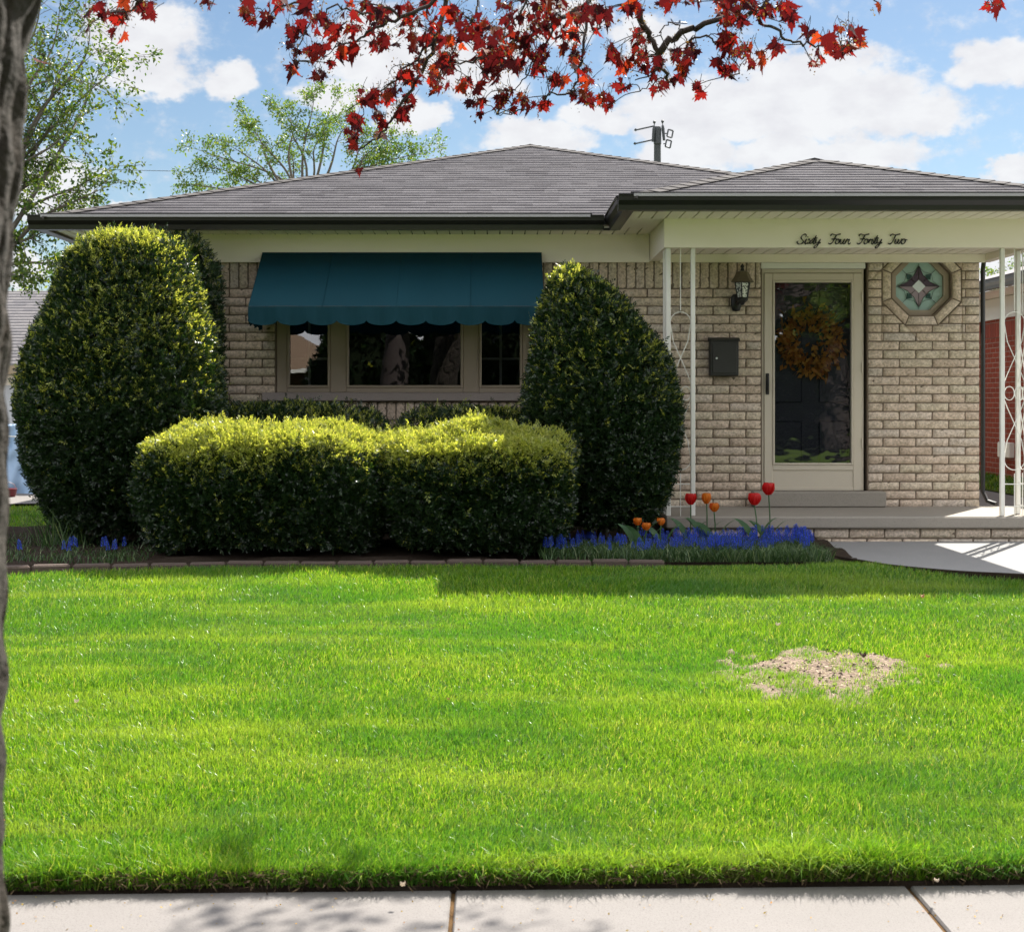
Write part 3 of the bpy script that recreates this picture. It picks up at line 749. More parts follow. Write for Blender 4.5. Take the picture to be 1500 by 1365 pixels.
b.box((gx0, y0-.008, gz0), (gx0+t_, y1-.01, gz1), bev=.003); b.box((gx1-t_, y0-.008, gz0), (gx1, y1-.01, gz1), bev=.003); b.box((gx0+t_, y0-.008, gz0), (gx1-t_, y1-.01, gz0+t_), bev=.003); b.box((gx0+t_, y0-.008, gz1-t_), (gx1-t_, y1-.01, gz1), bev=.003)
b.build('glass_frame', M['doorframe'], door)
b = MB()
nx_, nz_ = 2, 2
b.quad([(gx0+.01, yd, gz0+.01), (gx1-.01, yd, gz0+.01), (gx1-.01, yd, gz1-.01), (gx0+.01, yd, gz1-.01)]); b.build('pane', M['doorglass'], door)
hx = xx(1124); b = MB(); b.box((hx-.016, y0-.012, zz(578)), (hx+.016, y0, zz(547)), bev=.004); b.tube([(hx, y0-.01, zz(574)), (hx, y0-.045, zz(571)), (hx, y0-.05, zz(562)), (hx, y0-.045, zz(553)), (hx, y0-.01, zz(550))], .009, 8); b.build('handle', M['black'], door)
for z_ in (1.2, 1.9, 2.55): MB().tube([(dx1-.002, y0-.006, z_), (dx1-.002, y0-.006, z_+.09)], .008, 8).build('hinge', M['doorframe'], door)
b = MB(); b.box((dx0-.02, yd+.10, .806), (dx1+.02, yd+.145, 2.86))
pw = (dx1-dx0)
for i in range(2):
    for (pz0, pz1) in ((.95, 1.45), (1.62, 2.25), (2.38, 2.68)):
        xa = dx0+.11+i*(pw/2-.03); b.box((xa, yd+.088, pz0), (xa+pw/2-.19, yd+.10, pz1), bev=.01)
b.build('inner_door', M['innerdoor'], house)

# octagonal stained glass window
b = MB(); a0, a1, a2 = octv(OA-.002), octv(.222), octv(.212)
for k in range(8):
    k2 = (k+1) % 8; y_ = WY+.06
    b.quad([(a0[k][0], y_, a0[k][1]), (a1[k][0], y_, a1[k][1]), (a1[k2][0], y_, a1[k2][1]), (a0[k2][0], y_, a0[k2][1])])
    b.quad([(a1[k][0], y_, a1[k][1]), (a1[k][0], y_+.05, a1[k][1]), (a1[k2][0], y_+.05, a1[k2][1]), (a1[k2][0], y_, a1[k2][1])])
ow = b.build('octagon_window', M['taupe'], house)
def sg(name, c, c2): return simple(name, c, c2, 9, .22, .12, 30, 0, .6)
GL = [sg('mint_glass', (.33, .50, .46), (.42, .58, .56)), sg('plum_glass', (.055, .035, .06), (.09, .06, .09)), sg('mauve_glass', (.30, .23, .27), (.38, .30, .34)), sg('white_glass', (.75, .8, .82), (.68, .74, .76)), sg('dark_green_glass', (.02, .06, .055), (.03, .09, .08)), simple('lead_came', (.05, .05, .05), (.08, .08, .08), 20, .5)]
def oc(r, a): return (OC[0]+r*math.sin(R(a)), WY+.10, OC[1]+r*math.cos(R(a)))
b = MB(); e = octv(.2225); b.quad([(p[0], WY+.104, p[1]) for p in e], 0)
def pn(pts, m_, dy): b.quad([(p[0], p[1]-dy, p[2]) for p in pts], m_)
for k in range(4):
    a = 90*k
    # kite petals: pointed at the rim, meeting at the centre
    up = k == 0
    for s_ in (-1, 1):
        mm = 1 if (k == 0 or (k == 1 and s_ < 0) or (k == 3 and s_ > 0)) else 2
        pn([oc(.0, a), oc(.105, a+s_*45), oc(.112, a+s_*22), oc(.195, a)], mm, .004)
    pn([oc(.10, a+45), oc(.125, a+30), oc(.165, a+45), oc(.125, a+60)], 4, .007)
pn([oc(.062, 0), oc(.046, 45), oc(.062, 90), oc(.046, 135), oc(.062, 180), oc(.046, 225), oc(.062, 270), oc(.046, 315)][::2], 3, .010)
def came(p, q): b.tube([(p[0], p[1]-.009, p[2]), (q[0], q[1]-.009, q[2])], .0022, 5, 5)
for k in range(4):
    a = 90*k
    came(oc(.21, a), oc(.195, a)); came(oc(.06, a), oc(.195, a))
    for s_ in (-1, 1):
        came(oc(.195, a), oc(.112, a+s_*22)); came(oc(.112, a+s_*22), oc(.105, a+s_*45)); came(oc(.105, a+s_*45), oc(.046, a+s_*45))
    came(oc(.165, a+45), oc(.223, a+45))
    # arcs of the round rim pieces
    for s_ in (-1, 1):
        pts = [oc(.165-.0+.05*math.sin(math.pi*t)*0+.03*t*0, a+45-s_*45*t) for t in (0, .25, .5, .75, 1)]
        pts = [oc(r_, a+45-s_*g_) for r_, g_ in ((.165, 0), (.15, 12), (.142, 24), (.16, 36), (.195, 45))]
        b.tube([(p[0], p[1]-.009, p[2]) for p in pts], .0018, 5, 5)
b.build('stained_glass', GL, ow)

# iron porch columns: three legs with scroll work between
def column(xc, sgn, name_lab):
    """xc: corner leg, sgn: +1 when the front panel lies to the right"""
    yc = 12.36; z0, z1 = SZ, 2.93; w = .0205
    xi = xc+sgn*.21
    legs = [(xc, yc), (xi, yc), (xc, yc+.21)]
    col = None
    b = MB(); b.box((xc-w, yc-w, z0), (xc+w, yc+w, z1), bev=.004)
    col = b.build('porch_column', M['ironwhite'], house)
    for (x, y) in legs[1:]:
        b = MB(); b.box((x-w*.9, y-w*.9, z0), (x+w*.9, y+w*.9, z1), bev=.004); b.build('post', M['ironwhite'], col)
    for (A, B_) in (((xc, yc), (xi, yc)), ((xc, yc), (xc, yc+.21))):
        A, B_ = Vector((*A, 0)), Vector((*B_, 0)); mid = (A+B_)/2; u = (B_-A).normalized(); hw = .088
        b = MB(); r = .0042
        def pt(a, z): p = mid+u*a; return (p.x, p.y, z)
        zc = 1.72
        b.tube([pt(0, z1), pt(0, 2.40)], r, 6); b.tube([pt(0, z0), pt(0, 1.02)], r, 6)
        for s_ in (1, -1):
            zt = lambda z: zc+s_*z
            b.tube([pt(hw*math.cos(t), zt(.58+.09*math.sin(t))) for t in np.linspace(0, math.pi, 13)], r, 6)     # arch
            b.tube([pt(-hw, zt(.58)), pt(-hw*.7, zt(.42)), pt(0, zt(.28)), pt(hw*.7, zt(.14)), pt(hw, zt(.07))], r, 6)
            b.tube([pt(hw, zt(.58)), pt(hw*.7, zt(.42)), pt(0, zt(.28)), pt(-hw*.7, zt(.14)), pt(-hw, zt(.07))], r, 6)
        for s_ in (1, -1):                                                                              # paired rings
            b.tube([pt(s_*hw*.5+.043*math.cos(t), zc-.02+.058*math.sin(t)) for t in np.linspace(0, 2*math.pi, 17)], r, 6)
        for zb in (.93, .74): b.tube([pt(-.1, zb), pt(.1, zb)], r*1.1, 6)
        b.build('scroll', M['ironwhite'], col)
column(1.47, 1, ''); column(4.515, -1, '')
# dark pipe drawn for the shadow line down the right corner
b = MB(); b.tube([(4.545, 13.47, 3.15), (4.535, 13.50, 2.95), (4.53, 13.52, 2.85), (4.53, 13.52, .80), (4.55, 13.44, .71), (4.60, 13.36, .69)], .022, 8); b.build('corner_shadow_pipe', M['gutter'], house)

# ------------------------------------------------------------------ things fixed to the front
aw = thing('awning', (-.85, 13.48, 2.99), 'dark teal canvas awning with scalloped hem over the front window', 'awning')
ax0, ax1 = xx(386), xx(793)
yb, yt_, zt_, zf, zv = 13.42, 12.66, zz(373), ZC+(590-449)/168.5, ZC+(590-475)/168.5
b = MB(); nx_, ny_ = 60, 10
V = []; Fq = []
for j in range(ny_+1):
    for i in range(nx_+1):
        t = j/ny_; u = i/nx_
        sag = -.016*math.sin(math.pi*t)*(.6+.4*abs(math.sin(u*math.pi*4)))+.003*math.sin(u*40)*t
        V.append((ax0+(ax1-ax0)*u, yb+(yt_-yb)*t, zt_+(zf-zt_)*t+sag))
for j in range(ny_):
    for i in range(nx_): k = j*(nx_+1)+i; Fq.append((k, k+1, k+nx_+2, k+nx_+1))
np_mesh('canopy', V, [Fq], M['awning'], aw, smooth=True)
for sx_ in (.25, .5, .75):
    b = MB(); x = ax0+(ax1-ax0)*sx_; b.tube([(x, yb+(yt_-yb)*t-.001, zt_+(zf-zt_)*t-.016*math.sin(math.pi*t)*(.6+.4*abs(math.sin(sx_*math.pi*4)))+.001) for t in np.linspace(0, 1, 12)], .0035, 5); b.build('seam', M['awning'], aw)
def valance(name, pts, n, scal, dirn):
    """hanging strip with scallops along pts[0]->pts[1]"""
    A, B_ = Vector(pts[0]), Vector(pts[1]); V = []; Fq = []; L_ = (B_-A).length; nn = n*12
    nrm = (B_-A).normalized().cross(Vector((0, 0, 1)))
    for i in range(nn+1):
        p = A+(B_-A)*(i/nn); ph = (i % 12)/12; d = scal(i/nn)+.040*(abs(math.sin(math.pi*i/12))**.5)-.014
        off = nrm*(.007*math.sin(i*.55)+.004*math.sin(i*1.7))
        V += [tuple(p), tuple(p+off*.6+Vector((0, 0, -d*.6))), tuple(p+off+Vector((0, 0, -d)))]
    for i in range(nn):
        for j in range(2): Fq.append((3*i+j, 3*(i+1)+j, 3*(i+1)+j+1, 3*i+j+1))
    o = np_mesh(name, V, [Fq], M['awning'], aw, smooth=True)
    b = MB(); b.tube([(V[3*i+2][0], V[3*i+2][1]-.002, V[3*i+2][2]) for i in range(nn+1)], .0035, 5); b.build('hem', M['awning'], o); return o
valance('valance', [(ax0, yt_-.003, zf), (ax1, yt_-.003, zf)], 10, lambda t: .135, 0)
valance('valance', [(ax0-.002, yt_, zf), (ax0-.002, yb, zf-.02)], 3, lambda t: .13, 0); valance('valance', [(ax1+.002, yt_, zf), (ax1+.002, yb, zf-.02)], 3, lambda t: .13, 0)
for x in (ax0, ax1):
    b = MB(); b.quad([(x, yb, zt_), (x, yt_, zf), (x, yb, zf-.02)]); b.build('side_panel', M['awning'], aw)
b = MB(); b.tube([(ax0, yt_+.008, zf-.006), (ax1, yt_+.008, zf-.006)], .011, 8)
for x in (ax0+.02, ax1-.02): b.tube([(x, yt_+.008, zf-.006), (x, 13.46, zf-.1)], .009, 6)
b.build('frame', M['black'], aw); b = MB(); b.tube([(ax0, yb+.01, zt_+.0), (ax1, yb+.01, zt_+.0)], .013, 8); b.build('top_rail', M['awning'], aw)

mb_ = thing('mailbox', (xx(1058), 13.48, zz(551)), 'dark grey metal mailbox with a small white knob on the brick beside the door', 'mailbox')
b = MB(); x0, x1, z0, z1 = xx(1037.5), xx(1079), zz(551), zz(500)
b.box((x0, 13.375, z0), (x1, 13.483, z1), bev=.008); b.build('body', M['mailbox'], mb_)
b = MB(); b.prism([(13.483, z1), (13.365, z1-.002), (13.36, z1+.012), (13.40, z1+.028), (13.483, z1+.034)], 0, x0-.008, x1+.008); b.build('lid', M['mailbox'], mb_)
b = MB(); b.box((x0+.02, 13.366, z0+.025), (x1-.02, 13.376, z1-.03), bev=.003); dr_ = b.build('front_panel', M['mailbox'], mb_)
kx, kz = xx(1046.5), zz(525.5); b = MB(); b.tube([(kx, 13.367, kz), (kx, 13.352, kz)], [.010, .0085], 12); b.build('knob', M['white'], dr_)

ln = thing('wall_lantern', (xx(1083), 13.48, zz(440)), 'black wall lantern with clear glass panes left of the front door', 'lantern')
lx, ly = xx(1083), 13.33
b = MB(); b.lathe([(.0, zz(457)), (.035, zz(456)), (.05, zz(448)), (.048, zz(436)), (.03, zz(432)), (.0, zz(431))], (xx(1077), 13.455, 0), 16, sx=1, sy=.5)
b.tube([(xx(1078), 13.46, zz(446)), (xx(1078), 13.40, zz(447)), (xx(1080), 13.35, zz(442)), (lx, ly, zz(436))], [.016, .015, .014, .016], 8); b.build('bracket', M['black'], ln, True)
b = MB()
def hexr(r, z): return [(lx+r*math.cos(R(60*k+15)), ly+r*math.sin(R(60*k+15)), z) for k in range(6)]
top, bot = hexr(.074, zz(416)), hexr(.05, zz(439))
for k in range(6):
    b.tube([top[k], bot[k]], .0055, 5); b.tube([top[k], top[(k+1) % 6]], .006, 5); b.tube([bot[k], bot[(k+1) % 6]], .007, 5)
b.lathe([(.052, zz(439)), (.05, zz(442)), (.022, zz(446)), (.010, zz(449))], (lx, ly, 0), 6); b.build('cage', M['black'], ln)
b = MB(); b.lathe([(.10, zz(416)), (.105, zz(415)), (.078, zz(409)), (.06, zz(403)), (.058, zz(401)), (.02, zz(399))], (lx, ly, 0), 6); b.build('cap', simple('bronze_cap', (.13, .105, .065), (.09, .07, .04), 10, .45), ln)
b = MB(); b.lathe([(.016, zz(400)), (.02, zz(398)), (.012, zz(395)), (.012, zz(394.5)), (.022, zz(393)), (.012, zz(391)), (.004, zz(389))], (lx, ly, 0), 10); b.build('finial', M['black'], ln, True)
m = Mat('lantern_glass'); m.color(m.mix(m.ramp(m.noise(60, 4), [(.42, (0, 0, 0)), (.55, (1, 1, 1))]), (.10, .10, .11), (.75, .75, .72))); m.set(.12, 0, .7); lg = m.m
b = MB(); t2, b2 = hexr(.070, zz(416.5)), hexr(.047, zz(438.5))
for k in range(6): b.quad([t2[k], t2[(k+1) % 6], b2[(k+1) % 6], b2[k]])
b.build('glass', lg, ln)

# address lettering in script
num = thing('house_number', (3.0, 12.298, 2.956), 'black script lettering Sixty Four Forty Two on the cream porch beam', 'lettering')
GLY = {'S': (.62, [[(0,.1),(.12,0),(.35,0),(.5,.2),(.38,.42),(.2,.6),(.22,.85),(.42,1),(.6,.9),(.56,.74)], [(0,.1),(-.06,.22),(.04,.3)]]),
 'i': (.26, [[(0,.1),(.1,.5),(.08,.1),(.15,0),(.3,.15)], [(.14,.70),(.17,.74)]]), 'x': (.42, [[(0,.4),(.1,.5),(.2,.3),(.25,.05),(.45,.1)], [(.42,.5),(.05,0)]]),
 't': (.28, [[(0,.1),(.15,.5),(.2,.88),(.12,.3),(.15,0),(.3,.12)], [(-.02,.58),(.36,.6)]]), 'y': (.46, [[(0,.5),(.04,.2),(.15,.08),(.3,.2),(.38,.5)], [(.38,.5),(.3,-.1),(.18,-.38),(.02,-.35),(.1,-.15),(.5,.15)]]),
 'F': (.62, [[(.02,.82),(.12,1),(.5,.92),(.88,1.02)], [(.55,.95),(.45,.5),(.36,.14),(.18,0),(0,.1)], [(.2,.5),(.64,.53)]]),
 'o': (.42, [[(.3,.45),(.12,.48),(0,.25),(.1,.02),(.28,.06),(.34,.28),(.25,.47),(.48,.4)]]), 'u': (.48, [[(0,.5),(.02,.15),(.12,.02),(.25,.15),(.33,.5)], [(.33,.5),(.3,.12),(.38,0),(.52,.12)]]),
 'r': (.44, [[(0,.1),(.1,.5),(.16,.42),(.3,.45),(.28,.15),(.36,0),(.5,.12)]]), 'T': (.58, [[(0,.8),(.12,1),(.45,.92),(.84,1.02)], [(.5,.95),(.4,.5),(.32,.14),(.16,0),(-.02,.1)]]),
 'w': (.58, [[(0,.5),(.02,.12),(.12,.02),(.25,.2),(.28,.5)], [(.28,.5),(.28,.12),(.38,.02),(.52,.25),(.52,.5),(.64,.42)]])}
M['letter'] = simple('black_letter', (.006, .006, .006), (.01, .01, .01), 10, .4, 0)
CAPH, XS, BASE = .083, .094, ZC+(590-357.5)/173.7
for word, pxs in (('Sixty', 1168), ('Four', 1213), ('Forty', 1255), ('Two', 1301)):
    x = (pxs-HX)/173.7; b = MB()
    for ch in word:
        adv, strokes = GLY[ch]
        for st in strokes:
            pts = [(x+(p[0]*XS)+p[1]*CAPH*.30, 12.290, BASE+p[1]*CAPH) for p in st]
            cv = catmull(pts, 4) if len(pts) > 2 else [Vector(p) for p in pts]
            b.tube(cv, [.0048+.0014*math.sin(i*.7) for i in range(len(cv))], 6)
        x += adv*XS
    b.build('word', M['letter'], num)

# autumn wreath on the inner door
wr = thing('wreath', (xx(1190), WY+.10, zz(500)), 'round wreath of dried orange autumn leaves behind the storm door glass', 'wreath')
def leaf_quads(pos, dirs, nrm, length, width):
    """diamond leaves: pos (N,3), dirs, nrm unit vectors"""
    side = np.cross(dirs, nrm); side /= np.linalg.norm(side, axis=1, keepdims=True)+1e-9
    L_, W_ = length[:, None], width[:, None]
    V = np.stack([pos, pos+dirs*L_*.45+side*W_*.5, pos+dirs*L_, pos+dirs*L_*.45-side*W_*.5], 1)
    return V.reshape(-1, 3), np.arange(len(pos)*4).reshape(-1, 4)
def unit(v): return v/(np.linalg.norm(v, axis=-1, keepdims=True)+1e-9)
n = 620; a = rng.random(n)*2*math.pi; rr = .205+rng.normal(0, .05, n); pos = np.stack([xx(1190)+rr*np.cos(a), WY+.10-np.abs(rng.normal(0, .016, n)), zz(500)+rr*np.sin(a)*1.08], -1)
dr = unit(np.stack([np.cos(a+rng.normal(0, 1, n)), rng.normal(-.3, .3, n), np.sin(a+rng.normal(0, 1, n))], -1))
V, Fq = leaf_quads(pos, dr, unit(rng.normal(0, 1, (n, 3))), rng.uniform(.05, .10, n), rng.uniform(.025, .05, n)); V[:, 1] = np.clip(V[:, 1], WY+.045, WY+.112)
np_mesh('leaves', V, [Fq], M['orange'], wr)
b = MB(); b.tube([(xx(1190)+.2*math.cos(t), WY+.105, zz(500)+.2*1.08*math.sin(t)) for t in np.linspace(0, 2*math.pi, 33)], .012, 8); b.build('ring', M['twig'], wr)

# ------------------------------------------------------------------ clipped yews
def lump(p, s, seed):
    r = np.random.default_rng(seed); out = np.zeros(len(p))
    for k in range(7):
        d = r.normal(0, 1, 3); d /= np.linalg.norm(d); out += np.sin(p@d*s*r.uniform(.6, 1.8)+r.uniform(0, 6.28))
    return out/4
def bush(name, c, prof, ax, ay, expo, n, label, seed, tipfrac=.4, lumpamp=.035, group=None, leaf=(.020, .031), stems=None, shift=None, cat='yew bush', depthsd=.035, lsz=(.0085, .012)):
    """c: centre on the ground; prof: (radius factor, height) up the side and over the top"""
    global rng
    t = thing(name, c, label, cat, group)
    pr = np.array([(p[0], p[1]) for p in catmull([(a, h, 0) for a, h in prof], 8)]); pr[:, 0] = np.clip(pr[:, 0], 0, None)
    seg = np.linalg.norm(np.diff(pr*np.array([max(ax, ay), 1]), axis=0), axis=1); wgt = seg*(pr[1:, 0]+pr[:-1, 0]+.08); cum = np.cumsum(wgt)/wgt.sum()
    def surf(u, th):
        """u in 0..1 along the profile, th angle -> points, normals"""
        k = np.clip(np.searchsorted(cum, u), 0, len(seg)-1); lo = np.where(k > 0, cum[k-1], 0); f = (u-lo)/(cum[k]-lo+1e-9)
        r = pr[k, 0]+(pr[k+1, 0]-pr[k, 0])*f; h = pr[k, 1]+(pr[k+1, 1]-pr[k, 1])*f
        tr, tz = (pr[k+1, 0]-pr[k, 0])*max(ax, ay), pr[k+1, 1]-pr[k, 1]
        ct, st = np.cos(th), np.sin(th); q = (np.abs(ct)**expo+np.abs(st)**expo)**(-1/expo)
        x, y = ax*r*q*ct, ay*r*q*st
        nxy = np.stack([np.sign(ct)*np.abs(ct)**(expo-1)/ax, np.sign(st)*np.abs(st)**(expo-1)/ay], -1); nxy = unit(nxy)
        l_ = np.hypot(tr, tz)+1e-9
        nn = np.stack([nxy[:, 0]*tz/l_, nxy[:, 1]*tz/l_, -tr/l_], -1)
        p = np.stack([x, y, h], -1)
        if shift is not None: p[:, 0] += shift(h)
        return p, nn
    # angles spread evenly over the outline
    tt = np.linspace(0, 2*math.pi, 721); q = (np.abs(np.cos(tt))**expo+np.abs(np.sin(tt))**expo)**(-1/expo); ring = np.stack([ax*q*np.cos(tt), ay*q*np.sin(tt)], -1)
    ln_ = np.linalg.norm(np.diff(ring, axis=0), axis=1); mid = (ring[1:, 1]+ring[:-1, 1])/2; ln_ = ln_*np.where(mid > .35*ay, .35, 1.0); ca = np.concatenate([[0], np.cumsum(ln_)/ln_.sum()])
    th = np.interp(rng.random(n), ca, tt); u = rng.random(n)
    p, nn = surf(u, th)
    lp = lump(p, 7, seed)*lumpamp+lump(p, 19, seed+1)*lumpamp*.5
    dep = -np.abs(rng.normal(0, depthsd, n))+rng.exponential(.008, n)
    p = p+nn*(lp+dep)[:, None]
    # a few loose shoots stand out of the clipped face
    wild = rng.random(n) < .03; p[wild] += (nn[wild]*.6+np.array([0, 0, .5]))*rng.uniform(.01, .065, (wild.sum(), 1))
    d0 = unit(nn*.75+np.array([0, 0, .45])+rng.normal(0, .62, (n, 3)))
    # sprigs of leaves
    K = 7; pos, dirs, nr, tip = [], [], [], []
    side = unit(np.cross(d0, rng.normal(0, 1, (n, 3)))); nrm = np.cross(d0, side)
    fresh_lit = (rng.random(n) < tipfrac*np.clip(.06+1.15*nn[:, 2], .02, 1)*np.clip(1+dep*14, .1, 1)*(.6+.8*(lump(p, 5, seed+3) > -.1)))  # more bright tips on upward faces, painting sunlit tops into the new growth
    for k in range(K):
        s_ = (-1)**k; f = k/(K-1)
        pos.append(p+d0*(f-.45)*.05); dirs.append(unit(d0*(.55+.5*f)+side*s_*(1.0-.75*f)+rng.normal(0, .18, (n, 3)))); nr.append(unit(nrm+rng.normal(0, .25, (n, 3)))); tip.append(fresh_lit)
    pos, dirs, nr, tip = map(np.concatenate, (pos, dirs, nr, tip))
    L_ = rng.uniform(*leaf, len(pos)); V, Fq = leaf_quads(pos, dirs, nr, L_, rng.uniform(*lsz, len(pos)))
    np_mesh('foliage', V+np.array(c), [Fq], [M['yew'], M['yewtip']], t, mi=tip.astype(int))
    # inner mass of older foliage: a lumpy closed body just inside
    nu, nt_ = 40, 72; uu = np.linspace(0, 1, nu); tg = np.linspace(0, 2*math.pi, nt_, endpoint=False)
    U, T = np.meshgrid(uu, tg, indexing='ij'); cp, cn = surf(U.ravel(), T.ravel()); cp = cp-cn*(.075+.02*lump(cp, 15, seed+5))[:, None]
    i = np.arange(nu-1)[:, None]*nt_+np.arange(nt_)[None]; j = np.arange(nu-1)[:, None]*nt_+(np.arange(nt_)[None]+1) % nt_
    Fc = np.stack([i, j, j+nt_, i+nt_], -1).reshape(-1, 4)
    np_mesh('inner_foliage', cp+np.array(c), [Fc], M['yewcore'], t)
    if stems:
        b = MB()
        for (x, y, h, tx, ty, r) in stems: b.tube([(c[0]+x, c[1]+y, c[2]-.02), (c[0]+x+tx*.3, c[1]+y+ty*.3, c[2]+h*.4), (c[0]+x+tx, c[1]+y+ty, c[2]+h)], [r, r*.8, r*.5], 7)
        b.build('stem', M['bark'], t)
    return t
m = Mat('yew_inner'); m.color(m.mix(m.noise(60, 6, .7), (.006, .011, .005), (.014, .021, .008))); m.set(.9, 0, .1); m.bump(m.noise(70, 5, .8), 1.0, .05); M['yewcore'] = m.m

SOILZ = .475
# tall rounded yew at the left corner
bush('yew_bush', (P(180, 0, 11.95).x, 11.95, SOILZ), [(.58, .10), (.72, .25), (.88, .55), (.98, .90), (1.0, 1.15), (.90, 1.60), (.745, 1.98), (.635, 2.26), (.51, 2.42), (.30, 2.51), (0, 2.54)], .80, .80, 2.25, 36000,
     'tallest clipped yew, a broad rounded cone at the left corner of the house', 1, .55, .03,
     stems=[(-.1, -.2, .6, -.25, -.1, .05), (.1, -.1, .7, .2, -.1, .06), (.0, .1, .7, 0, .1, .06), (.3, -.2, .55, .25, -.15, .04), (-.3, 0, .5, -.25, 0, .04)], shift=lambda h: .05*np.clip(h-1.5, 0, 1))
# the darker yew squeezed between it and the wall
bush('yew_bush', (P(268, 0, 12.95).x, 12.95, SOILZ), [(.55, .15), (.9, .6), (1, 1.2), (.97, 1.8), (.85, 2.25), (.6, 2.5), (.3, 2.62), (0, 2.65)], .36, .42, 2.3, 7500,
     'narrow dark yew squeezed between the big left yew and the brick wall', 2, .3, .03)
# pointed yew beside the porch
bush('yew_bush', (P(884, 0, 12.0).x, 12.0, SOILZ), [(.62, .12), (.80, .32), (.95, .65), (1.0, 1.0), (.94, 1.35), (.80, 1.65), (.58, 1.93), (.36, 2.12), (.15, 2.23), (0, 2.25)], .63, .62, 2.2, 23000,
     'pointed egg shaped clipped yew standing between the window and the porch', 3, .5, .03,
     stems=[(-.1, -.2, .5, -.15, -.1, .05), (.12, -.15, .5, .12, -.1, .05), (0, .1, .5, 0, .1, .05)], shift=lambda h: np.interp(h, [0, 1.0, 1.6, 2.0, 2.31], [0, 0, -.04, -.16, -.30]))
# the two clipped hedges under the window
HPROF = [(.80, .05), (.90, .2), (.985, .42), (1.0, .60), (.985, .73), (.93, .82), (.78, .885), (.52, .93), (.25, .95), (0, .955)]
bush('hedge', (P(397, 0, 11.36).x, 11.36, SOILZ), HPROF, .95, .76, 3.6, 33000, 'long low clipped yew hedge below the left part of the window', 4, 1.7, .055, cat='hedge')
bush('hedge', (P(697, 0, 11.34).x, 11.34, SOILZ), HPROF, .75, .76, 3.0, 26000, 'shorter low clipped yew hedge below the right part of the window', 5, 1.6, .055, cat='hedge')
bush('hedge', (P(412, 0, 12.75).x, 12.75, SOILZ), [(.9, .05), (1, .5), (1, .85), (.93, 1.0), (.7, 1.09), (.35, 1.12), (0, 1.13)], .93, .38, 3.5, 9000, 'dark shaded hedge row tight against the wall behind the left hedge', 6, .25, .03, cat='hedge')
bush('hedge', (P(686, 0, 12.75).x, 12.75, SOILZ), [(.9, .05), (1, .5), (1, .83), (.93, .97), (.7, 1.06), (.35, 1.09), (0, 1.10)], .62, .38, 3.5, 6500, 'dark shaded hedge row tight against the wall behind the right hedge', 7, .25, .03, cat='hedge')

# ------------------------------------------------------------------ lawn grass
def bald(x, y):
    """how bare the worn patch is, 0..1"""
    cx, cy = P(1195, 0, 0).x, 0
    X0, Y0 = (1195-HX)/F*7.5, 7.45
    q = ((x-X0)/.50)**2+((y-Y0)/.48)**2
    p = np.stack([x, y, 0*x], -1); q = q+lump(p, 7, 71)*.6+lump(p, 26, 72)*.75
    q2 = ((x-X0+.55)/.65)**2+((y-Y0-.05)/.20)**2+lump(p, 11, 73)*.4
    return np.maximum(np.clip(.85*(1.35-q), 0, 1)*np.clip(.55+.9*lump(p, 17, 75)+.8*lump(p, 61, 76), .12, 1), .0*np.clip(1.1-q2, 0, 1))
def blades(x, y, z, h, w, lean, az):
    n = len(x); dx, dy = np.cos(az), np.sin(az); sx, sy = -dy, dx
    fx = rng.uniform(0, 2*math.pi, n); sx, sy = np.cos(fx), np.sin(fx)
    b0 = np.stack([x-sx*w/2, y-sy*w/2, z], -1); b1 = np.stack([x+sx*w/2, y+sy*w/2, z], -1)
    m_ = np.stack([x+dx*lean*h*.35, y+dy*lean*h*.35, z+h*.58], -1); s3 = np.stack([sx*w*.36, sy*w*.36, 0*w], -1)
    t_ = np.stack([x+dx*lean*h, y+dy*lean*h, z+h*np.sqrt(np.clip(1-.45*lean**2, .2, 1))], -1)
    V = np.stack([b0, b1, m_+s3, m_-s3, t_], 1).reshape(-1, 3); k = np.arange(n)*5
    return V, np.stack([k, k+1, k+2, k+3], -1), np.stack([k+3, k+2, k+4], -1)
def scatter(n, y0, y1, xm):
    """points over the lawn inside the view and a margin at its sides, denser towards the walk"""
    y = y0+(y1-y0)*rng.random(n)**1.25; x = rng.uniform(-1, 1, n)*(.40*y+xm)+.03*y
    return x, y
def lawn():
    x, y = scatter(560000, 4.80, 10.6, .35)
    y = np.where(y < walk_edge(x)+.005, walk_edge(x)+.005+rng.random(len(y))*.05, y)
    keep = (y < edge_y(x)-.085) & ~((x > 2.5) & (y > edge_y(x)-.06))
    bd = bald(x, y); keep &= rng.random(len(x)) > bd*1.12
    x, y, bd = x[keep], y[keep], bd[keep]; z = lh(y)-.004-.026*np.clip(1-(y-walk_edge(x))/.16, 0, 1); p = np.stack([x, y, 0*x], -1)
    ed = np.clip(1-(y-walk_edge(x))/.30, 0, 1)
    h = rng.uniform(.022, .050, len(x))*(1+.25*lump(p, 3, 81)+.15*lump(p, 10, 82))*(1+.75*ed)*(1-.55*bd); h = np.clip(h, .012, .13)
    az = lump(p, 1.3, 83)*2.5+lump(p, 6, 84)*1.3-.6+rng.normal(0, 1.5, len(x)); lean = np.clip(rng.normal(.5, .28, len(x)), .03, 1.25)
    w = rng.uniform(.0022, .0042, len(x))*(.75+.055*y)
    return blades(x, y, z, h, w, lean, az)
V1, Q1, T1 = lawn()
n = 26000; x = rng.uniform(-2.6, 2.9, n); tuft = lump(np.stack([x, 0*x, 0*x], -1), 5, 87)+.6*lump(np.stack([x, 0*x, 0*x], -1), 21, 88); y = walk_edge(x)+.003+rng.random(n)**1.4*.12
k = rng.random(n) < np.clip(.62+.6*tuft, .12, 1); x, y, tuft = x[k], y[k], tuft[k]
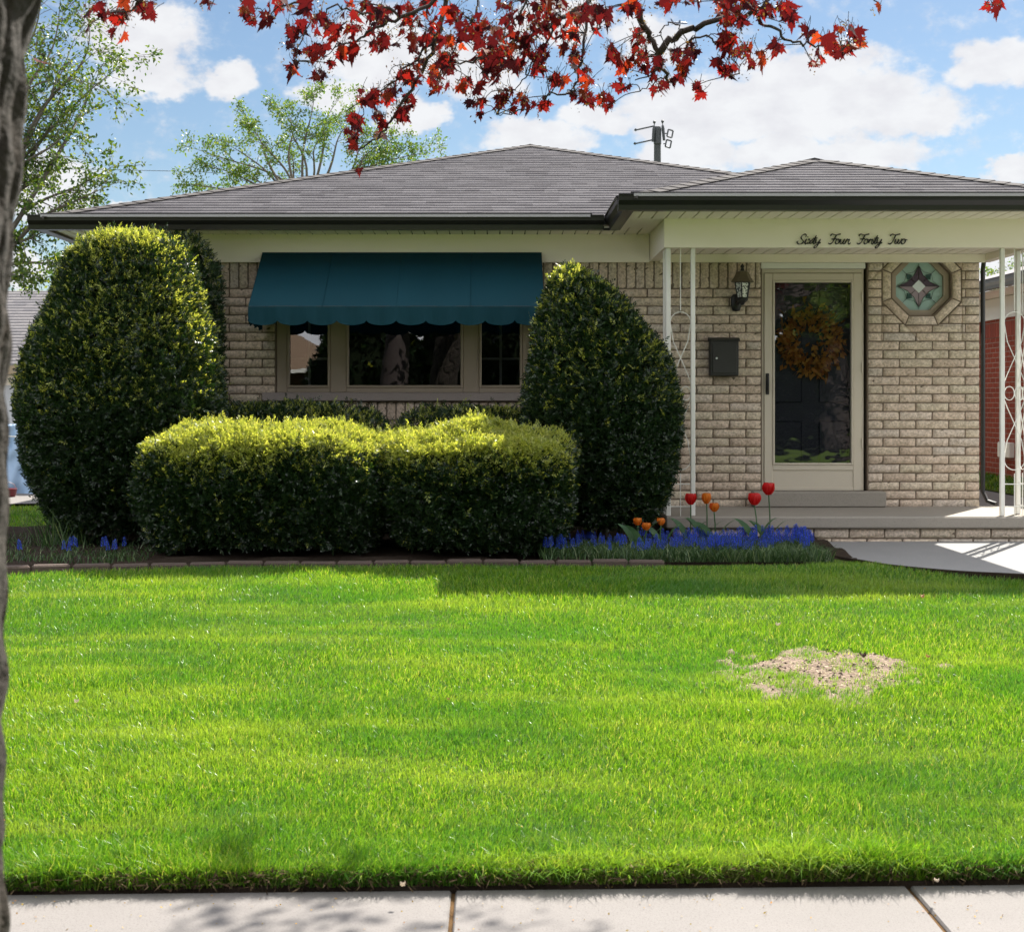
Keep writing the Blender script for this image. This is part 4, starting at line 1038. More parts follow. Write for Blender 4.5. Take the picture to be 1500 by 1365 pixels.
V4, Q4, T4 = blades(x, y, lh(y)-.012-.026*np.clip(1-(y-walk_edge(x))/.16, 0, 1), np.clip(rng.uniform(.05, .10, len(x))*(1+.35*tuft), .03, .14), rng.uniform(.003, .0052, len(x)), np.clip(rng.normal(.75, .35, len(x)), .1, 1.3), rng.normal(-1.57, 1.0, len(x)))
_o = len(V1); V1 = np.concatenate([V1, V4]); Q1 = np.concatenate([Q1, Q4+_o]); T1 = np.concatenate([T1, T4+_o])
# coarser grass further off: neighbour's yard on the left, strip on the right, verge round the camera
n = 16000; x = rng.uniform(-7, -3.4, n); y = rng.uniform(10.4, 16.6, n); k = (y > edge_y(x)+.3) | (x < -4.2); k &= (y < 16.5-(-4.7-x)*.21-.05) & (x < -3.5+.0*y); x, y = x[k], y[k]
V2, Q2, T2 = blades(x, y, gh(x, y)-.004, rng.uniform(.03, .06, len(x)), rng.uniform(.007, .011, len(x)), rng.uniform(.1, .9, len(x)), rng.uniform(0, 6.28, len(x)))
n = 5000; x = rng.uniform(6.42, 6.74, n); y = rng.uniform(14, 24, n); z = np.interp(x, [6.4, 6.75], [.49, .64])
V3, Q3, T3 = blades(x, y, z, rng.uniform(.04, .07, n), rng.uniform(.010, .014, n), rng.uniform(.1, .9, n), rng.uniform(0, 6.28, n))
o2, o3 = len(V1), len(V1)+len(V2)
tag(np_mesh('grass', np.concatenate([V1, V2, V3]), [np.concatenate([Q1, Q2+o2, Q3+o3]), np.concatenate([T1, T2+o2, T3+o3])], M['grass']), 'bright green mown lawn grass', 'grass', kind='stuff')
# bare earth of the worn patch with dry straw on it
X0, Y0 = (1195-HX)/F*7.5, 7.45
b = grid('bare_patch', np.linspace(X0-1.0, X0+.9, 90), np.linspace(Y0-.7, Y0+.7, 70), lambda x, y: lh(y)+np.where(bald(x.ravel(), y.ravel()).reshape(x.shape) > .03, .006+.006*lump(np.stack([x.ravel(), y.ravel(), 0*x.ravel()], -1), 30, 9).reshape(x.shape), -.03), M['dryearth'])
n = 2600; x = X0-.0+rng.normal(0, .44, n); y = Y0+rng.normal(0, .30, n); k = bald(x, y) > rng.random(n)*.7+.03; x, y = x[k], y[k]; a = rng.uniform(0, 6.28, len(x))
V, Fq = leaf_quads(np.stack([x, y, lh(y)+rng.uniform(.008, .022, len(x))], -1), unit(np.stack([np.cos(a), np.sin(a), rng.normal(.05, .15, len(x))], -1)), unit(np.stack([rng.normal(0, .4, len(x)), rng.normal(0, .4, len(x)), np.ones(len(x))], -1)), rng.uniform(.015, .06, len(x)), rng.uniform(.003, .006, len(x)))
tag(np_mesh('straw', V, [Fq], M['straw']), 'pale dry straw and thatch over the worn spot in the lawn', 'dry grass', kind='stuff')
n = 420; x = X0+rng.normal(0, .40, n); y = Y0+rng.normal(0, .26, n); k = bald(x, y) > .12; x, y = x[k], y[k]
V, Fq, o_ = [], [], 0
for xi, yi in zip(x, y):
    r_ = random.uniform(.003, .010)*(2.2 if random.random() < .05 else 1); zi = float(lh(yi))+.012
    q = [(xi+r_*1.3*random.uniform(.6, 1.2), yi, zi), (xi, yi+r_, zi), (xi-r_*1.3*random.uniform(.6, 1.2), yi, zi), (xi, yi-r_, zi), (xi+random.uniform(-.3, .3)*r_, yi, zi+r_*random.uniform(.5, 1.1))]
    V += q; Fq += [(o_, o_+1, o_+4), (o_+1, o_+2, o_+4), (o_+2, o_+3, o_+4), (o_+3, o_, o_+4)]; o_ += 5
tag(np_mesh('dirt_clods', V, [Fq], M['soil']), 'dark crumbs of soil in the worn patch of the lawn', 'soil crumbs', kind='stuff')
# soil and matted thatch along the cut edge of the lawn
n = 9000; x = rng.uniform(-2.3, 2.7, n); y = walk_edge(x)+rng.uniform(-.015, .05, n)**1; a = rng.uniform(0, 6.28, n)
V, Fq = leaf_quads(np.stack([x, y, lh(y)+rng.uniform(-.03, .02, n)], -1), unit(np.stack([np.cos(a), np.sin(a), rng.normal(.0, .5, n)], -1)), unit(rng.normal(0, 1, (n, 3))), rng.uniform(.01, .05, n), rng.uniform(.003, .007, n))
tag(np_mesh('thatch', V, [Fq], M['thatch'] if 'thatch' in M else leafmat('thatch', [(0, (.03, .02, .012)), (.7, (.09, .06, .035)), (1, (.26, .19, .11))], .1, (1, 1, 1), .9, .1)), 'brown thatch and soil crumbs along the cut lawn edge', 'thatch', kind='stuff')
b = MB()
xsn = np.linspace(-4.5, 5, 240)
for xa, xb in zip(xsn[:-1], xsn[1:]):
    f = lambda x: (x, walk_edge(x)+.004+.012*math.sin(x*17)*math.sin(x*5.3), 0)
    pa, pb = f(xa), f(xb); b.quad([(pa[0], pa[1]-.002, -.05), (pb[0], pb[1]-.002, -.05), (pb[0], pb[1]+.012, .015), (pa[0], pa[1]+.012, .015)]); b.quad([(pa[0], pa[1]+.012, .015), (pb[0], pb[1]+.012, .015), (pb[0], pb[1]+.16, .038), (pa[0], pa[1]+.16, .038)]); b.quad([(pa[0], pa[1]+.16, .038), (pb[0], pb[1]+.16, .038), (pb[0], 5.3, lh(5.3)+.003), (pa[0], 5.3, lh(5.3)+.003)])
tag(b.build('lawn_edge', M['soil']), kind='structure')

# ------------------------------------------------------------------ flower bed
# border of small bricks between bed and lawn, each one loose
xsE = np.arange(-3.75, 1.1, .262); proto = None
for i, x in enumerate(xsE):
    y0, y1 = float(edge_y(x)), float(edge_y(x+.25)); ang = math.atan2(y1-y0, .25)
    if proto is None:
        t = thing('edging_brick', (0, 0, 0), 'weathered grey brown brick in the row edging the flower bed', 'edging brick', 'edging bricks along the flower bed')
        MB().box((0, -.045, -.06), (.252, .045, .035), bev=.012).build('brick', simple('weathered_brick', (.10, .066, .052), (.06, .048, .04), 18, .95, .8, 60, dist=.008), t); proto = t
    else: t = copy_tree(proto)
    t.location = (x, y0+random.uniform(-.006, .006), .450+random.uniform(-.006, .008)); t.rotation_euler = (random.uniform(-.03, .03), random.uniform(-.015, .015), ang+random.uniform(-.03, .03))

# grape hyacinths
def hyacinth(seed):
    r = np.random.default_rng(seed); t = thing('grape_hyacinth', (0, 0, 0), 'blue grape hyacinth in the drift along the porch edge of the bed', 'flower', 'blue grape hyacinths in the flower bed')
    lv = MB(); fl_v, fl_f = [], []
    for k in range(7):
        a = r.uniform(0, 6.28); L_ = r.uniform(.12, .20); w = .005; d = Vector((math.cos(a), math.sin(a), 0)); sd_ = Vector((-d.y, d.x, 0))
        pts = [d*(L_*.45*f)+Vector((0, 0, L_*(1.15*f-.75*f*f*r.uniform(.6, 1.25)))) for f in (0, .35, .7, 1)]
        for q in range(3):
            w0, w1 = w*(1-.25*q), w*(1-.25*(q+1)); lv.quad([pts[q]-sd_*w0, pts[q]+sd_*w0, pts[q+1]+sd_*w1, pts[q+1]-sd_*w1])
    lv.build('leaves', M['strap'], t)
    for k in range(r.integers(2, 4)):
        b = MB(); x, y = r.uniform(-.045, .045, 2); h = r.uniform(.15, .21); lx_, ly_ = r.normal(0, .012, 2)
        b.tube([(x, y, 0), (x+lx_, y+ly_, h)], .003, 4, 1)
        for j in range(26):
            f = j/25; zz_ = h-.075+.08*f; rad = .0145*(1-f)**.6+.004; a = j*2.4; c_ = Vector((x+lx_*zz_/h+rad*math.cos(a), y+ly_*zz_/h+rad*math.sin(a), zz_)); s_ = .0062*(1-.4*f)
            e = [c_+Vector(v)*s_ for v in ((1,0,0),(0,1,0),(-1,0,0),(0,-1,0),(0,0,1),(0,0,-1.2))]
            i0 = len(b.v); b.v += [tuple(v) for v in e]
            for tr in ((0,1,4),(1,2,4),(2,3,4),(3,0,4),(1,0,5),(2,1,5),(3,2,5),(0,3,5)): b.f.append(tuple(i0+q for q in tr)); b.m.append(0)
        b.build('flower_spike', [M['muscari'], M['strap']], t)
    return t
protos = [hyacinth(s) for s in range(5)]; used = set()
def place_hy(x, y, sc, label=None, group=None):
    k = random.randrange(5); p = protos[k]
    t = p if k not in used else copy_tree(p); used.add(k)
    t.location = (x, y, SOILZ-.008); t.rotation_euler = (random.uniform(-.1, .1), random.uniform(-.1, .1), random.uniform(0, 6.28)); t.scale = (sc,)*3
    if label: t['label'] = label
    if group: t['group'] = group
for i in range(175):
    px = 838+384*(i+random.random())/175; row = random.random(); y = 10.72+row*1.05+ (.12 if px > 1120 else 0)
    x = (px-HX)/F*y
    if px < 925 and random.random() < .45: continue
    if x > 2.42 and y < 11.3: y += .35
    place_hy(min(x, 2.47), y, random.uniform(.62, .92)*(1 if px > 1000 else .85))
for (px, y) in ((112, 10.9), (98, 10.75)): place_hy((px-HX)/F*y, y, .8, 'dark blue grape hyacinth in the shade below the tall left yew', 'blue grape hyacinths below the left yew')
for (px, y) in ((158, 10.75), (166, 10.7), (174, 10.75), (24, 10.6)): place_hy((px-HX)/F*y, y, .8, 'dark blue grape hyacinth in the shade below the tall left yew', 'blue grape hyacinths below the left yew')
for (px, y) in ((792, 10.75), (806, 10.75), (818, 10.8), (826, 10.8), (800, 10.9)): place_hy((px-HX)/F*y, y, .9, 'small blue grape hyacinth at the sparse left end of the drift', 'sparse grape hyacinths beside the right hedge')

# low leaves of the bed plants
def straps(n, xf, yf, zf, hmin, hmax, w):
    x, y = xf(n), yf(n); x = np.minimum(x, 2.5-np.clip(11.2-y, 0, 1)*.0); a = rng.uniform(0, 6.28, n); h = rng.uniform(hmin, hmax, n)
    return blades(x, y, np.full(n, zf), h, rng.uniform(w*.7, w*1.3, n), rng.uniform(.3, 1.15, n), a)
parts_ = [straps(5200, lambda n: rng.uniform(.72, 2.46, n), lambda n: 10.56+rng.random(n)**1.5*1.0, SOILZ-.01, .05, .14, .007),
          straps(500, lambda n: rng.uniform(.35, .75, n), lambda n: rng.uniform(10.6, 11.1, n), SOILZ-.01, .06, .15, .009),
          straps(1700, lambda n: rng.uniform(-4.2, -2.55, n), lambda n: 10.4+rng.random(n)**1.3*1.9, SOILZ-.01, .04, .10, .008),
          straps(160, lambda n: rng.normal(-3.35, .12, n), lambda n: rng.normal(11.6, .12, n), SOILZ-.01, .25, .42, .012)]
oV, oQ, oT, off = [], [], [], 0
for v, q, t_ in parts_: oV.append(v); oQ.append(q+off); oT.append(t_+off); off += len(v)
tag(np_mesh('bed_foliage', np.concatenate(oV), [np.concatenate(oQ), np.concatenate(oT)], M['strap']), 'grey green strap leaves covering the front of the flower bed', 'ground cover', kind='stuff')

# tulips
def petal(b, base, a, H, W, open_, m=0):
    """curved petal from the base of the cup"""
    d = Vector((math.cos(a), math.sin(a), 0)); s_ = Vector((-d.y, d.x, 0)); rows = []
    for f in (0, .25, .5, .75, .92, 1):
        rr = W*math.sin(math.pi*(f*.50+.10))*(1-.30*(1-open_)*f)*.95; hw = W*.74*math.sin(math.pi*(.14+f*.70))
        rows.append([base+d*(rr*(1-.12*abs(q)))+s_*(hw*q)+Vector((0, 0, H*f)) for q in (-1, -.5, 0, .5, 1)])
    i0 = len(b.v); b.v += [tuple(p) for r_ in rows for p in r_]
    for i in range(5):
        for j in range(4): b.f.append((i0+i*5+j, i0+i*5+j+1, i0+(i+1)*5+j+1, i0+(i+1)*5+j)); b.m.append(m)
def tulip(px, py, d, H, W, mat, open_, label, nl=3):
    if py < 750: H *= 1.12; W *= 1.12
    else: H *= .85; W *= .85
    head = P(px, py, d); base = Vector((head.x+random.uniform(-.02, .02), d+.0, SOILZ-.01)); t = thing('tulip', base, label, 'tulip', 'tulips in front of the porch')
    hb = head-Vector((0, 0, H*.5)); b = MB(); b.tube(catmull([base, base.lerp(hb, .5)+Vector((random.uniform(-.015, .015), 0, 0)), hb], 4), .0055, 6); b.build('stem', M['tulipleaf'], t, True)
    b = MB(); a0 = random.random()*2
    for k in range(6): petal(b, hb+Vector((0, 0, 0 if k % 2 else .002)), a0+k*math.pi/3, H*(1 if k % 2 else .96), W*(1 if k % 2 else .92), open_)
    b.build('flower', mat, t, True)
    for k in range(nl):
        a = random.choice((-1, 1))*random.uniform(-.5, .5)+(0 if k % 2 else math.pi); L_ = random.uniform(.27, .37); dv = Vector((math.cos(a), math.sin(a)*.5, 0)); sd_ = Vector((0, 1, 0)).lerp(Vector((-dv.y, dv.x, 0)), .5).normalized(); b = MB(); i0 = 0; rows = []
        for f in np.linspace(0, 1, 8):
            c_ = base+dv*(L_*.55*f**1.3)+Vector((0, 0, L_*(1.02*f-.35*f**3))); w = .030*math.sin(math.pi*(.12+.87*f))
            rows.append((c_-sd_*w+dv*.006+Vector((0, 0, .012*(1-f))), c_, c_+sd_*w+dv*.006+Vector((0, 0, .012*(1-f)))))
        for i in range(7):
            for j in range(2): b.quad([rows[i][j], rows[i][j+1], rows[i+1][j+1], rows[i+1][j]])
        b.build('leaf', M['tulipleaf'], t, True)
tulip(1126, 716, 11.7, .088, .047, M['tulipred'], .8, 'tallest red tulip in front of the door sill')
tulip(1105, 731, 11.6, .085, .047, M['tulipred'], .8, 'red tulip just left of and below the tallest red one')
tulip(1012, 731, 11.8, .080, .043, M['tulipred'], .75, 'red tulip in front of the white iron porch column')
tulip(1035, 730, 11.8, .078, .036, M['tuliporange'], .5, 'upper orange tulip right of the red one by the porch column')
tulip(1046, 743, 11.7, .062, .036, M['tuliporange'], 1.0, 'lower orange tulip with open petals on the right of the porch column')
tulip(934, 764, 11.3, .066, .040, M['tuliporange'], 1.0, 'pale orange tulip leftmost of three below the pointed yew', 2)
tulip(947, 771, 11.2, .066, .040, M['tuliporange'], 1.0, 'pale orange tulip lowest of three below the pointed yew', 2)
tulip(968, 764, 11.3, .066, .038, M['tuliporange'], 1.0, 'pale orange tulip rightmost of three below the pointed yew', 2)

# ------------------------------------------------------------------ things lying about
def crumpled(name, px, py, size, mat, label, cat, group=None, y=None):
    d = 4.8
    for _ in range(40): d = F*(ZC-float(lh(d))-.03)/(py-HY)
    p = P(px, py, d); p.z = float(lh(d))+.032; r = np.random.default_rng(int(px)); V = []; n = 9
    for i in range(n):
        for j in range(n):
            u, v = i/(n-1)*2-1, j/(n-1)*2-1; q = 1-.25*(abs(u)**3+abs(v)**3)
            V.append((p.x+u*size*q*.6+r.normal(0, size*.06), p.y+v*size*q*.6+r.normal(0, size*.06), p.z+size*(.35*u*u+.25*math.sin(3*v+px))+r.normal(0, size*.05)))
    Fq = [(i*n+j, i*n+j+1, (i+1)*n+j+1, (i+1)*n+j) for i in range(n-1) for j in range(n-1) if not ((i+j) % 7 == 0 and (i in (0, n-2) or j in (0, n-2)))]
    tag(np_mesh(name, V, [Fq], mat, smooth=False), label, cat, group)
M['paleleaf'] = leafmat('pale_dry_leaf', [(0, (.42, .33, .24)), (1, (.62, .53, .42))], .2, (1, 1, .9), .7, .2)
crumpled('dry_leaf', 1140, 915, .030, M['paleleaf'], 'pale curled dry leaf on the grass above the worn patch', 'dry leaf', 'dry leaves on the lawn')
crumpled('dry_leaf', 1351, 874, .028, M['dryleaf'], 'brown dry leaf on the grass near the front path', 'dry leaf', 'dry leaves on the lawn')
crumpled('dry_leaf', 1264, 960, .034, leafmat('dark_dead_leaf', [(0, (.03, .018, .014)), (1, (.06, .035, .022))], .05, (1, 1, 1), .8, .1), 'dark dead leaf at the upper edge of the worn patch', 'dry leaf', 'dry leaves on the lawn')
crumpled('dry_leaf', 1360, 962, .026, M['dryleaf'], 'brown dry leaf on the grass right of the worn patch', 'dry leaf', 'dry leaves on the lawn')
crumpled('dry_leaf', 112, 1028, .022, M['paleleaf'], 'grey pale leaf scrap on the grass near the maple trunk', 'dry leaf', 'dry leaves on the lawn')
crumpled('dry_leaf', 657, 1024, .016, M['dryleaf'], 'small brown leaf scrap in the middle of the lawn', 'dry leaf', 'dry leaves on the lawn')
crumpled('dry_leaf', 1372, 1290, .016, M['paleleaf'], 'white curled scrap in the dark cut edge by the sidewalk', 'dry leaf', 'dry leaves on the lawn')
crumpled('dry_leaf', 590, 1296, .018, M['paleleaf'], 'pale flat scrap on the soil at the lawn edge', 'dry leaf', 'dry leaves on the lawn')
tw = thing('fallen_twig', (0, 4.95, .06), 'thin pale fallen twig in the grass beside the sidewalk', 'twig')
d_ = 4.98; q = [P(490, 1286, d_), P(515, 1289, d_), P(537, 1284, d_), P(556, 1273, d_)]
for v in q: v.z += .006
b = MB(); b.tube(catmull(q, 3), [.003, .0035, .004, .004, .004, .0035, .003, .003, .0025, .002], 6); b.build('stick', simple('pale_twig', (.42, .36, .29), (.3, .25, .2), 30, .8, .3), tw)
# maple blossoms and crumbs dropped on the walk and lawn
n = 420; x = rng.uniform(-1.9, 2.0, n); y = np.where(rng.random(n) < .55, rng.uniform(4.2, 4.78, n), 4.85+rng.random(n)**2*3.5); z = np.where(y < walk_edge(x), .004, lh(y)+.03)
a = rng.uniform(0, 6.28, n); V, Fq = leaf_quads(np.stack([x, y, z], -1), unit(np.stack([np.cos(a), np.sin(a), rng.normal(.1, .3, n)], -1)), unit(np.stack([rng.normal(0, .6, n), rng.normal(0, .6, n), np.ones(n)], -1)), rng.uniform(.005, .013, n), rng.uniform(.004, .008, n))
tag(np_mesh('fallen_blossoms', V, [Fq], leafmat('fallen_blossom', [(0, (.42, .18, .05)), (.5, (.45, .33, .07)), (1, (.20, .10, .05))], .2, (1, 1, .8), .8, .1)), 'tiny fallen maple blossoms on the sidewalk and grass', 'blossoms', kind='stuff')

# ------------------------------------------------------------------ red maple overhead
def maple_leaf():
    half = [(0, -.04), (.16, -.02), (.30, -.16), (.27, .02), (.46, .02), (.37, .13), (.62, .36), (.40, .33), (.37, .50), (.22, .40), (.19, .72), (.10, .70), (0, 1.0)]
    pts = half+[(-x, y) for x, y in reversed(half[1:-1])]
    return np.array([(x, y, 0) for x, y in pts])
LEAF = maple_leaf()
def leaves_mesh(name, pos, drop, size, mat, parent):
    """flat lobed leaves folded a little along the midrib"""
    n = len(pos); k = len(LEAF); Vv = np.zeros((n, k+1, 3)); base = np.concatenate([LEAF, [[0, .25, 0]]])
    down = unit(drop); face = unit(rng.normal(0, 1, (n, 3))*np.array([1, .9, .55])); side = unit(np.cross(down, face)); nr = np.cross(side, down)
    fold = rng.uniform(.05, .6, n)
    for i in range(k+1):
        X, Y = base[i, 0]*size, base[i, 1]*size
        Vv[:, i] = pos+side*X[:, None]+down*Y[:, None]+nr*(np.abs(X)*fold-(Y**2)/size*.25)[:, None]
    fc = np.array([(i, (i+1) % k, k) for i in range(k)]); Fq = (np.arange(n)[:, None, None]*(k+1)+fc[None]).reshape(-1, 3)
    return np_mesh(name, Vv.reshape(-1, 3), [Fq], mat, parent)
mp = thing('red_maple', (-.98, 1.95, 0), 'red leaved maple with a rough trunk at the left edge and overhanging branches', 'tree')
# trunk close to the camera
b = MB(); NT = 150; rows = []
def tr_px(z): return np.interp(z, [-.1, .5, 1.2, 1.75, 2.0, 2.15, 2.3, 2.7], [-9, -11, -10, -4, 14, 36, 74, 150])
TD = 1.95; V = []; zs = np.linspace(-.12, 2.75, 200)
for z in zs:
    xr = (tr_px(z)-HX)/F*TD; r0 = .235+.10*max(0, .3-z)+.02*max(0, z-1.9)
    for k in range(NT):
        a = 2*math.pi*k/NT; p = np.array([[math.cos(a)*2.2, math.sin(a)*2.2, z*.55]]); f = 1+.0
        rid = abs(math.sin(a*11+2.2*math.sin(z*3.1+a*2)+1.3*math.sin(z*7+a*5)))
        rr = r0*(1+.04*lump(p, 2.2, 5)[0])-.024*max(0, 1-rid*2.2)+.006*lump(np.array([[a*3, z*9, 0]]), 3, 6)[0]+.003*math.sin(z*55+a*7)
        V.append((xr-r0+rr*math.cos(a), TD+rr*math.sin(a), z))
nz = len(zs); i = np.arange(nz-1)[:, None]*NT+np.arange(NT)[None]; j = np.arange(nz-1)[:, None]*NT+(np.arange(NT)[None]+1) % NT
np_mesh('trunk', V, [np.stack([i, j, j+NT, i+NT], -1).reshape(-1, 4)], simple('maple_bark', (.008, .006, .004), (.036, .027, .020), 9, .95, .9, 40, dist=.02), mp, smooth=True)
# branches: photo-traced courses, each set at its own distance
BR = [ # points (px, py, d), radius at start/end in m
 ([(905,-190,5.6),(915,-60,5.9),(930,5,6.0),(948,45,6.1),(964,82,6.15),(972,105,6.2),(979,122,6.25)], .020, .006),
 ([(964,80,6.15),(984,55,6.1),(1020,40,6.0),(1062,26,5.9),(1105,20,5.8),(1130,-10,5.7)], .016, .007),
 ([(1105,21,5.8),(1128,38,5.8),(1150,57,5.85),(1176,65,5.9),(1208,67,5.9),(1234,74,5.9)], .007, .003),
 ([(1010,60,6.0),(1035,55,6.0),(1060,66,6.0),(1075,85,6.0),(1083,108,6.0)], .005, .002),
 ([(972,95,6.2),(950,110,6.2),(930,118,6.2)], .005, .002), ([(975,112,6.2),(955,122,6.2),(938,134,6.2)], .004, .002),
 ([(1000,50,6.0),(990,35,6.0),(975,38,6.0),(968,52,6.0)], .004, .002),
 ([(870,-80,6.3),(862,0,6.4),(820,28,6.4),(780,50,6.45),(742,66,6.5),(700,88,6.5),(668,90,6.5)], .014, .004),
 ([(820,28,6.4),(800,62,6.4),(785,85,6.4),(770,110,6.4),(755,132,6.4)], .006, .002),
 ([(862,0,6.4),(858,50,6.3),(850,90,6.3),(845,125,6.3),(832,136,6.3),(805,140,6.3),(788,155,6.3),(750,165,6.3),(728,168,6.3)], .007, .002),
 ([(660,-90,6.7),(655,0,6.8),(640,55,6.8),(622,100,6.9),(603,130,6.9),(582,162,6.9),(563,188,6.9),(540,208,6.9),(524,220,6.9)], .013, .003),
 ([(640,55,6.8),(600,95,6.8),(575,120,6.8),(548,138,6.8),(528,150,6.8)], .006, .002),
 ([(700,-80,6.2),(640,0,6.3),(590,25,6.3),(550,42,6.3),(522,62,6.3),(490,70,6.3)], .011, .003),
 ([(590,25,6.3),(560,10,6.3),(530,20,6.3),(500,10,6.3),(470,18,6.3),(445,50,6.3),(432,90,6.3)], .007, .002),
 ([(520,-60,5.8),(480,-10,5.8),(445,2,5.8),(415,8,5.8),(390,22,5.8)], .008, .002),
 ([(440,-60,5.6),(360,-20,5.6),(352,0,5.6),(362,14,5.6)], .006, .002),
 ([(280,-90,5.2),(230,-30,5.2),(205,0,5.2),(185,18,5.2),(172,38,5.2)], .008, .002),
 ([(300,-40,5.4),(302,0,5.4)], .003, .002), ([(60,40,5.0),(57,80,5.0)], .002, .001),
 ([(1270,-60,5.6),(1280,-5,5.6),(1286,8,5.6)], .004, .002), ([(1450,-60,5.8),(1445,-8,5.8),(1456,8,5.8)], .005, .002),
 ([(1030,-60,5.7),(1060,0,5.8),(1085,15,5.8)], .007, .003), ([(780,-60,6.0),(770,0,6.0),(745,35,6.0),(735,60,6.0)], .006, .002),
 ([(700,0,6.5),(690,30,6.5),(672,60,6.5),(655,100,6.5),(640,118,6.5)], .005, .002),
]
for pts, r0, r1 in BR:
    cv = catmull([P(*p) for p in pts], 4); n = len(cv)
    for q in cv[1:-1]: q += Vector((random.gauss(0, .006), random.gauss(0, .02), random.gauss(0, .006)))
    b = MB(); b.tube(cv, [r0+(r1-r0)*i/(n-1) for i in range(n)], 7); b.build('branch', M['twig'], mp, True)
# the limb that carries them, leaving the trunk above the frame
for pts, r0, r1 in (([(-.72,1.95,2.6),(-.5,2.6,3.3),(.0,3.9,4.3),(.35,5.2,4.35),(.5,5.6,3.95)], .12, .02), ([(-.5,2.6,3.3),(-.6,4.2,4.2),(-.4,5.6,4.3),(-.15,6.7,3.7)], .08, .012), ([(.0,3.9,4.3),(.25,5.2,4.5),(.35,6.2,3.85)], .05, .012), ([(.35,5.2,4.35),(1.0,5.5,4.2),(1.05,5.7,3.35)], .04, .008), ([(-.6,4.2,4.2),(-1.0,5.0,3.9),(-1.15,5.2,3.4)], .03, .008), ([(-.4,5.6,4.3),(-.1,6.0,4.2),(-.05,6.2,3.75)], .03, .01), ([(1.0,5.5,4.2),(1.7,5.7,3.9),(1.95,5.8,3.4)], .02, .006), ([(.35,5.2,4.35),(.9,6.6,4.9),(1.4,7.6,4.75),(2.3,8.0,4.5)], .03, .006), ([(-.6,4.2,4.2),(-.8,5.4,4.1),(-.75,5.65,3.4)], .03, .006)):
    cv = catmull([Vector(p) for p in pts], 5); n = len(cv); b = MB(); b.tube(cv, [r0+(r1-r0)*i/(n-1) for i in range(n)], 9); b.build('limb', M['bark'], mp, True)
# clusters of leaves: (px, py, spread x, spread y, leaves, d)
CL = [(150,18,22,14,7,5.2),(185,20,18,14,6,5.2),(205,8,14,8,4,5.2),(170,44,8,6,2,5.2),(217,14,8,8,3,5.2),(130,38,5,5,1,5.2),(57,92,3,5,1,5.0),(302,6,7,6,3,5.4),(362,16,10,8,4,5.6),(368,28,4,4,2,5.6),(392,26,5,6,2,5.6),(415,8,20,8,6,5.8),(445,8,14,8,5,5.8),
 (432,58,14,24,9,6.3),(428,100,8,8,4,6.3),(468,30,22,24,16,6.3),(470,85,22,20,12,6.3),(460,108,12,8,4,6.3),(515,30,26,26,22,6.3),(510,75,18,12,8,6.3),(560,25,26,22,22,6.3),(560,62,20,14,10,6.3),(600,50,9,8,3,6.5),(610,20,22,16,16,6.6),(640,60,26,24,26,6.8),(625,100,24,18,18,6.8),
 (590,112,16,12,9,6.8),(575,130,16,12,10,6.8),(550,140,14,10,8,6.8),(530,145,10,8,5,6.8),(585,155,14,12,9,6.9),(560,172,12,12,8,6.9),(520,180,8,10,6,6.9),(516,200,6,8,4,6.9),(517,218,5,5,2,6.9),(552,198,5,5,2,6.9),(527,248,5,7,1,6.3),(590,170,8,10,5,6.9),
 (665,30,22,20,18,6.5),(660,85,22,22,18,6.5),(640,120,14,14,8,6.6),(700,50,24,24,20,6.5),(710,85,16,16,14,6.5),(725,105,12,10,7,6.4),(685,125,14,10,8,6.4),(700,145,10,10,5,6.4),(740,75,18,18,14,6.4),(760,60,22,22,18,6.3),(750,20,24,18,16,6.1),(790,40,24,20,18,6.2),(785,85,14,12,10,6.3),(790,98,9,9,5,6.2),
 (755,95,10,8,6,6.3),(740,135,10,5,4,6.3),(730,152,14,10,8,6.3),(765,150,14,9,9,6.3),(707,171,6,4,1,6.3),(815,15,22,14,14,6.2),(835,60,14,16,11,6.2),(850,25,22,18,16,6.2),(845,85,12,14,9,6.2),(858,115,14,10,7,6.3),(855,140,16,12,10,6.3),(885,148,10,9,6,6.3),(800,155,8,6,4,6.3),(810,115,9,6,4,6.3),(822,118,8,5,3,6.3),
 (880,25,18,18,12,6.0),(890,70,6,6,2,6.0),(900,80,8,8,5,6.1),(918,92,10,12,9,6.2),(910,125,6,6,3,6.2),(930,20,14,14,6,5.9),(940,60,12,12,9,6.1),(938,85,12,12,10,6.2),(962,95,10,10,7,6.2),(968,125,8,8,5,6.2),(975,8,12,8,4,5.8),(990,78,10,10,7,6.0),(1015,75,12,9,8,6.0),(1000,95,10,9,6,6.0),(1020,130,6,10,3,6.0),(990,120,6,6,2,6.0),
 (1065,60,16,14,11,5.9),(1080,30,20,14,14,5.8),(1090,80,16,12,12,6.0),(1072,100,14,12,8,6.0),(1115,85,7,6,3,5.9),(1060,15,12,10,8,5.8),(1120,15,18,12,10,5.7),(1145,10,12,8,6,5.7),(1158,30,9,8,4,5.8),(1185,52,9,8,4,5.9),(1137,65,7,5,3,5.9),(1195,85,10,8,4,5.9),(1228,38,6,6,1,5.9),(1245,45,14,9,7,5.9),(1255,60,10,10,6,5.9),(1215,62,8,6,4,5.9),(1235,72,12,7,5,5.9),(1285,11,6,6,1,5.6),(1455,12,9,6,3,5.8),(1100,5,20,8,8,5.7),(1005,-5,20,8,6,5.8),
 (600,-30,120,18,30,6.6),(850,-35,120,18,30,6.2),(1100,-35,80,18,14,5.8),(450,-35,60,16,12,5.9),(180,-30,50,12,9,5.2)]
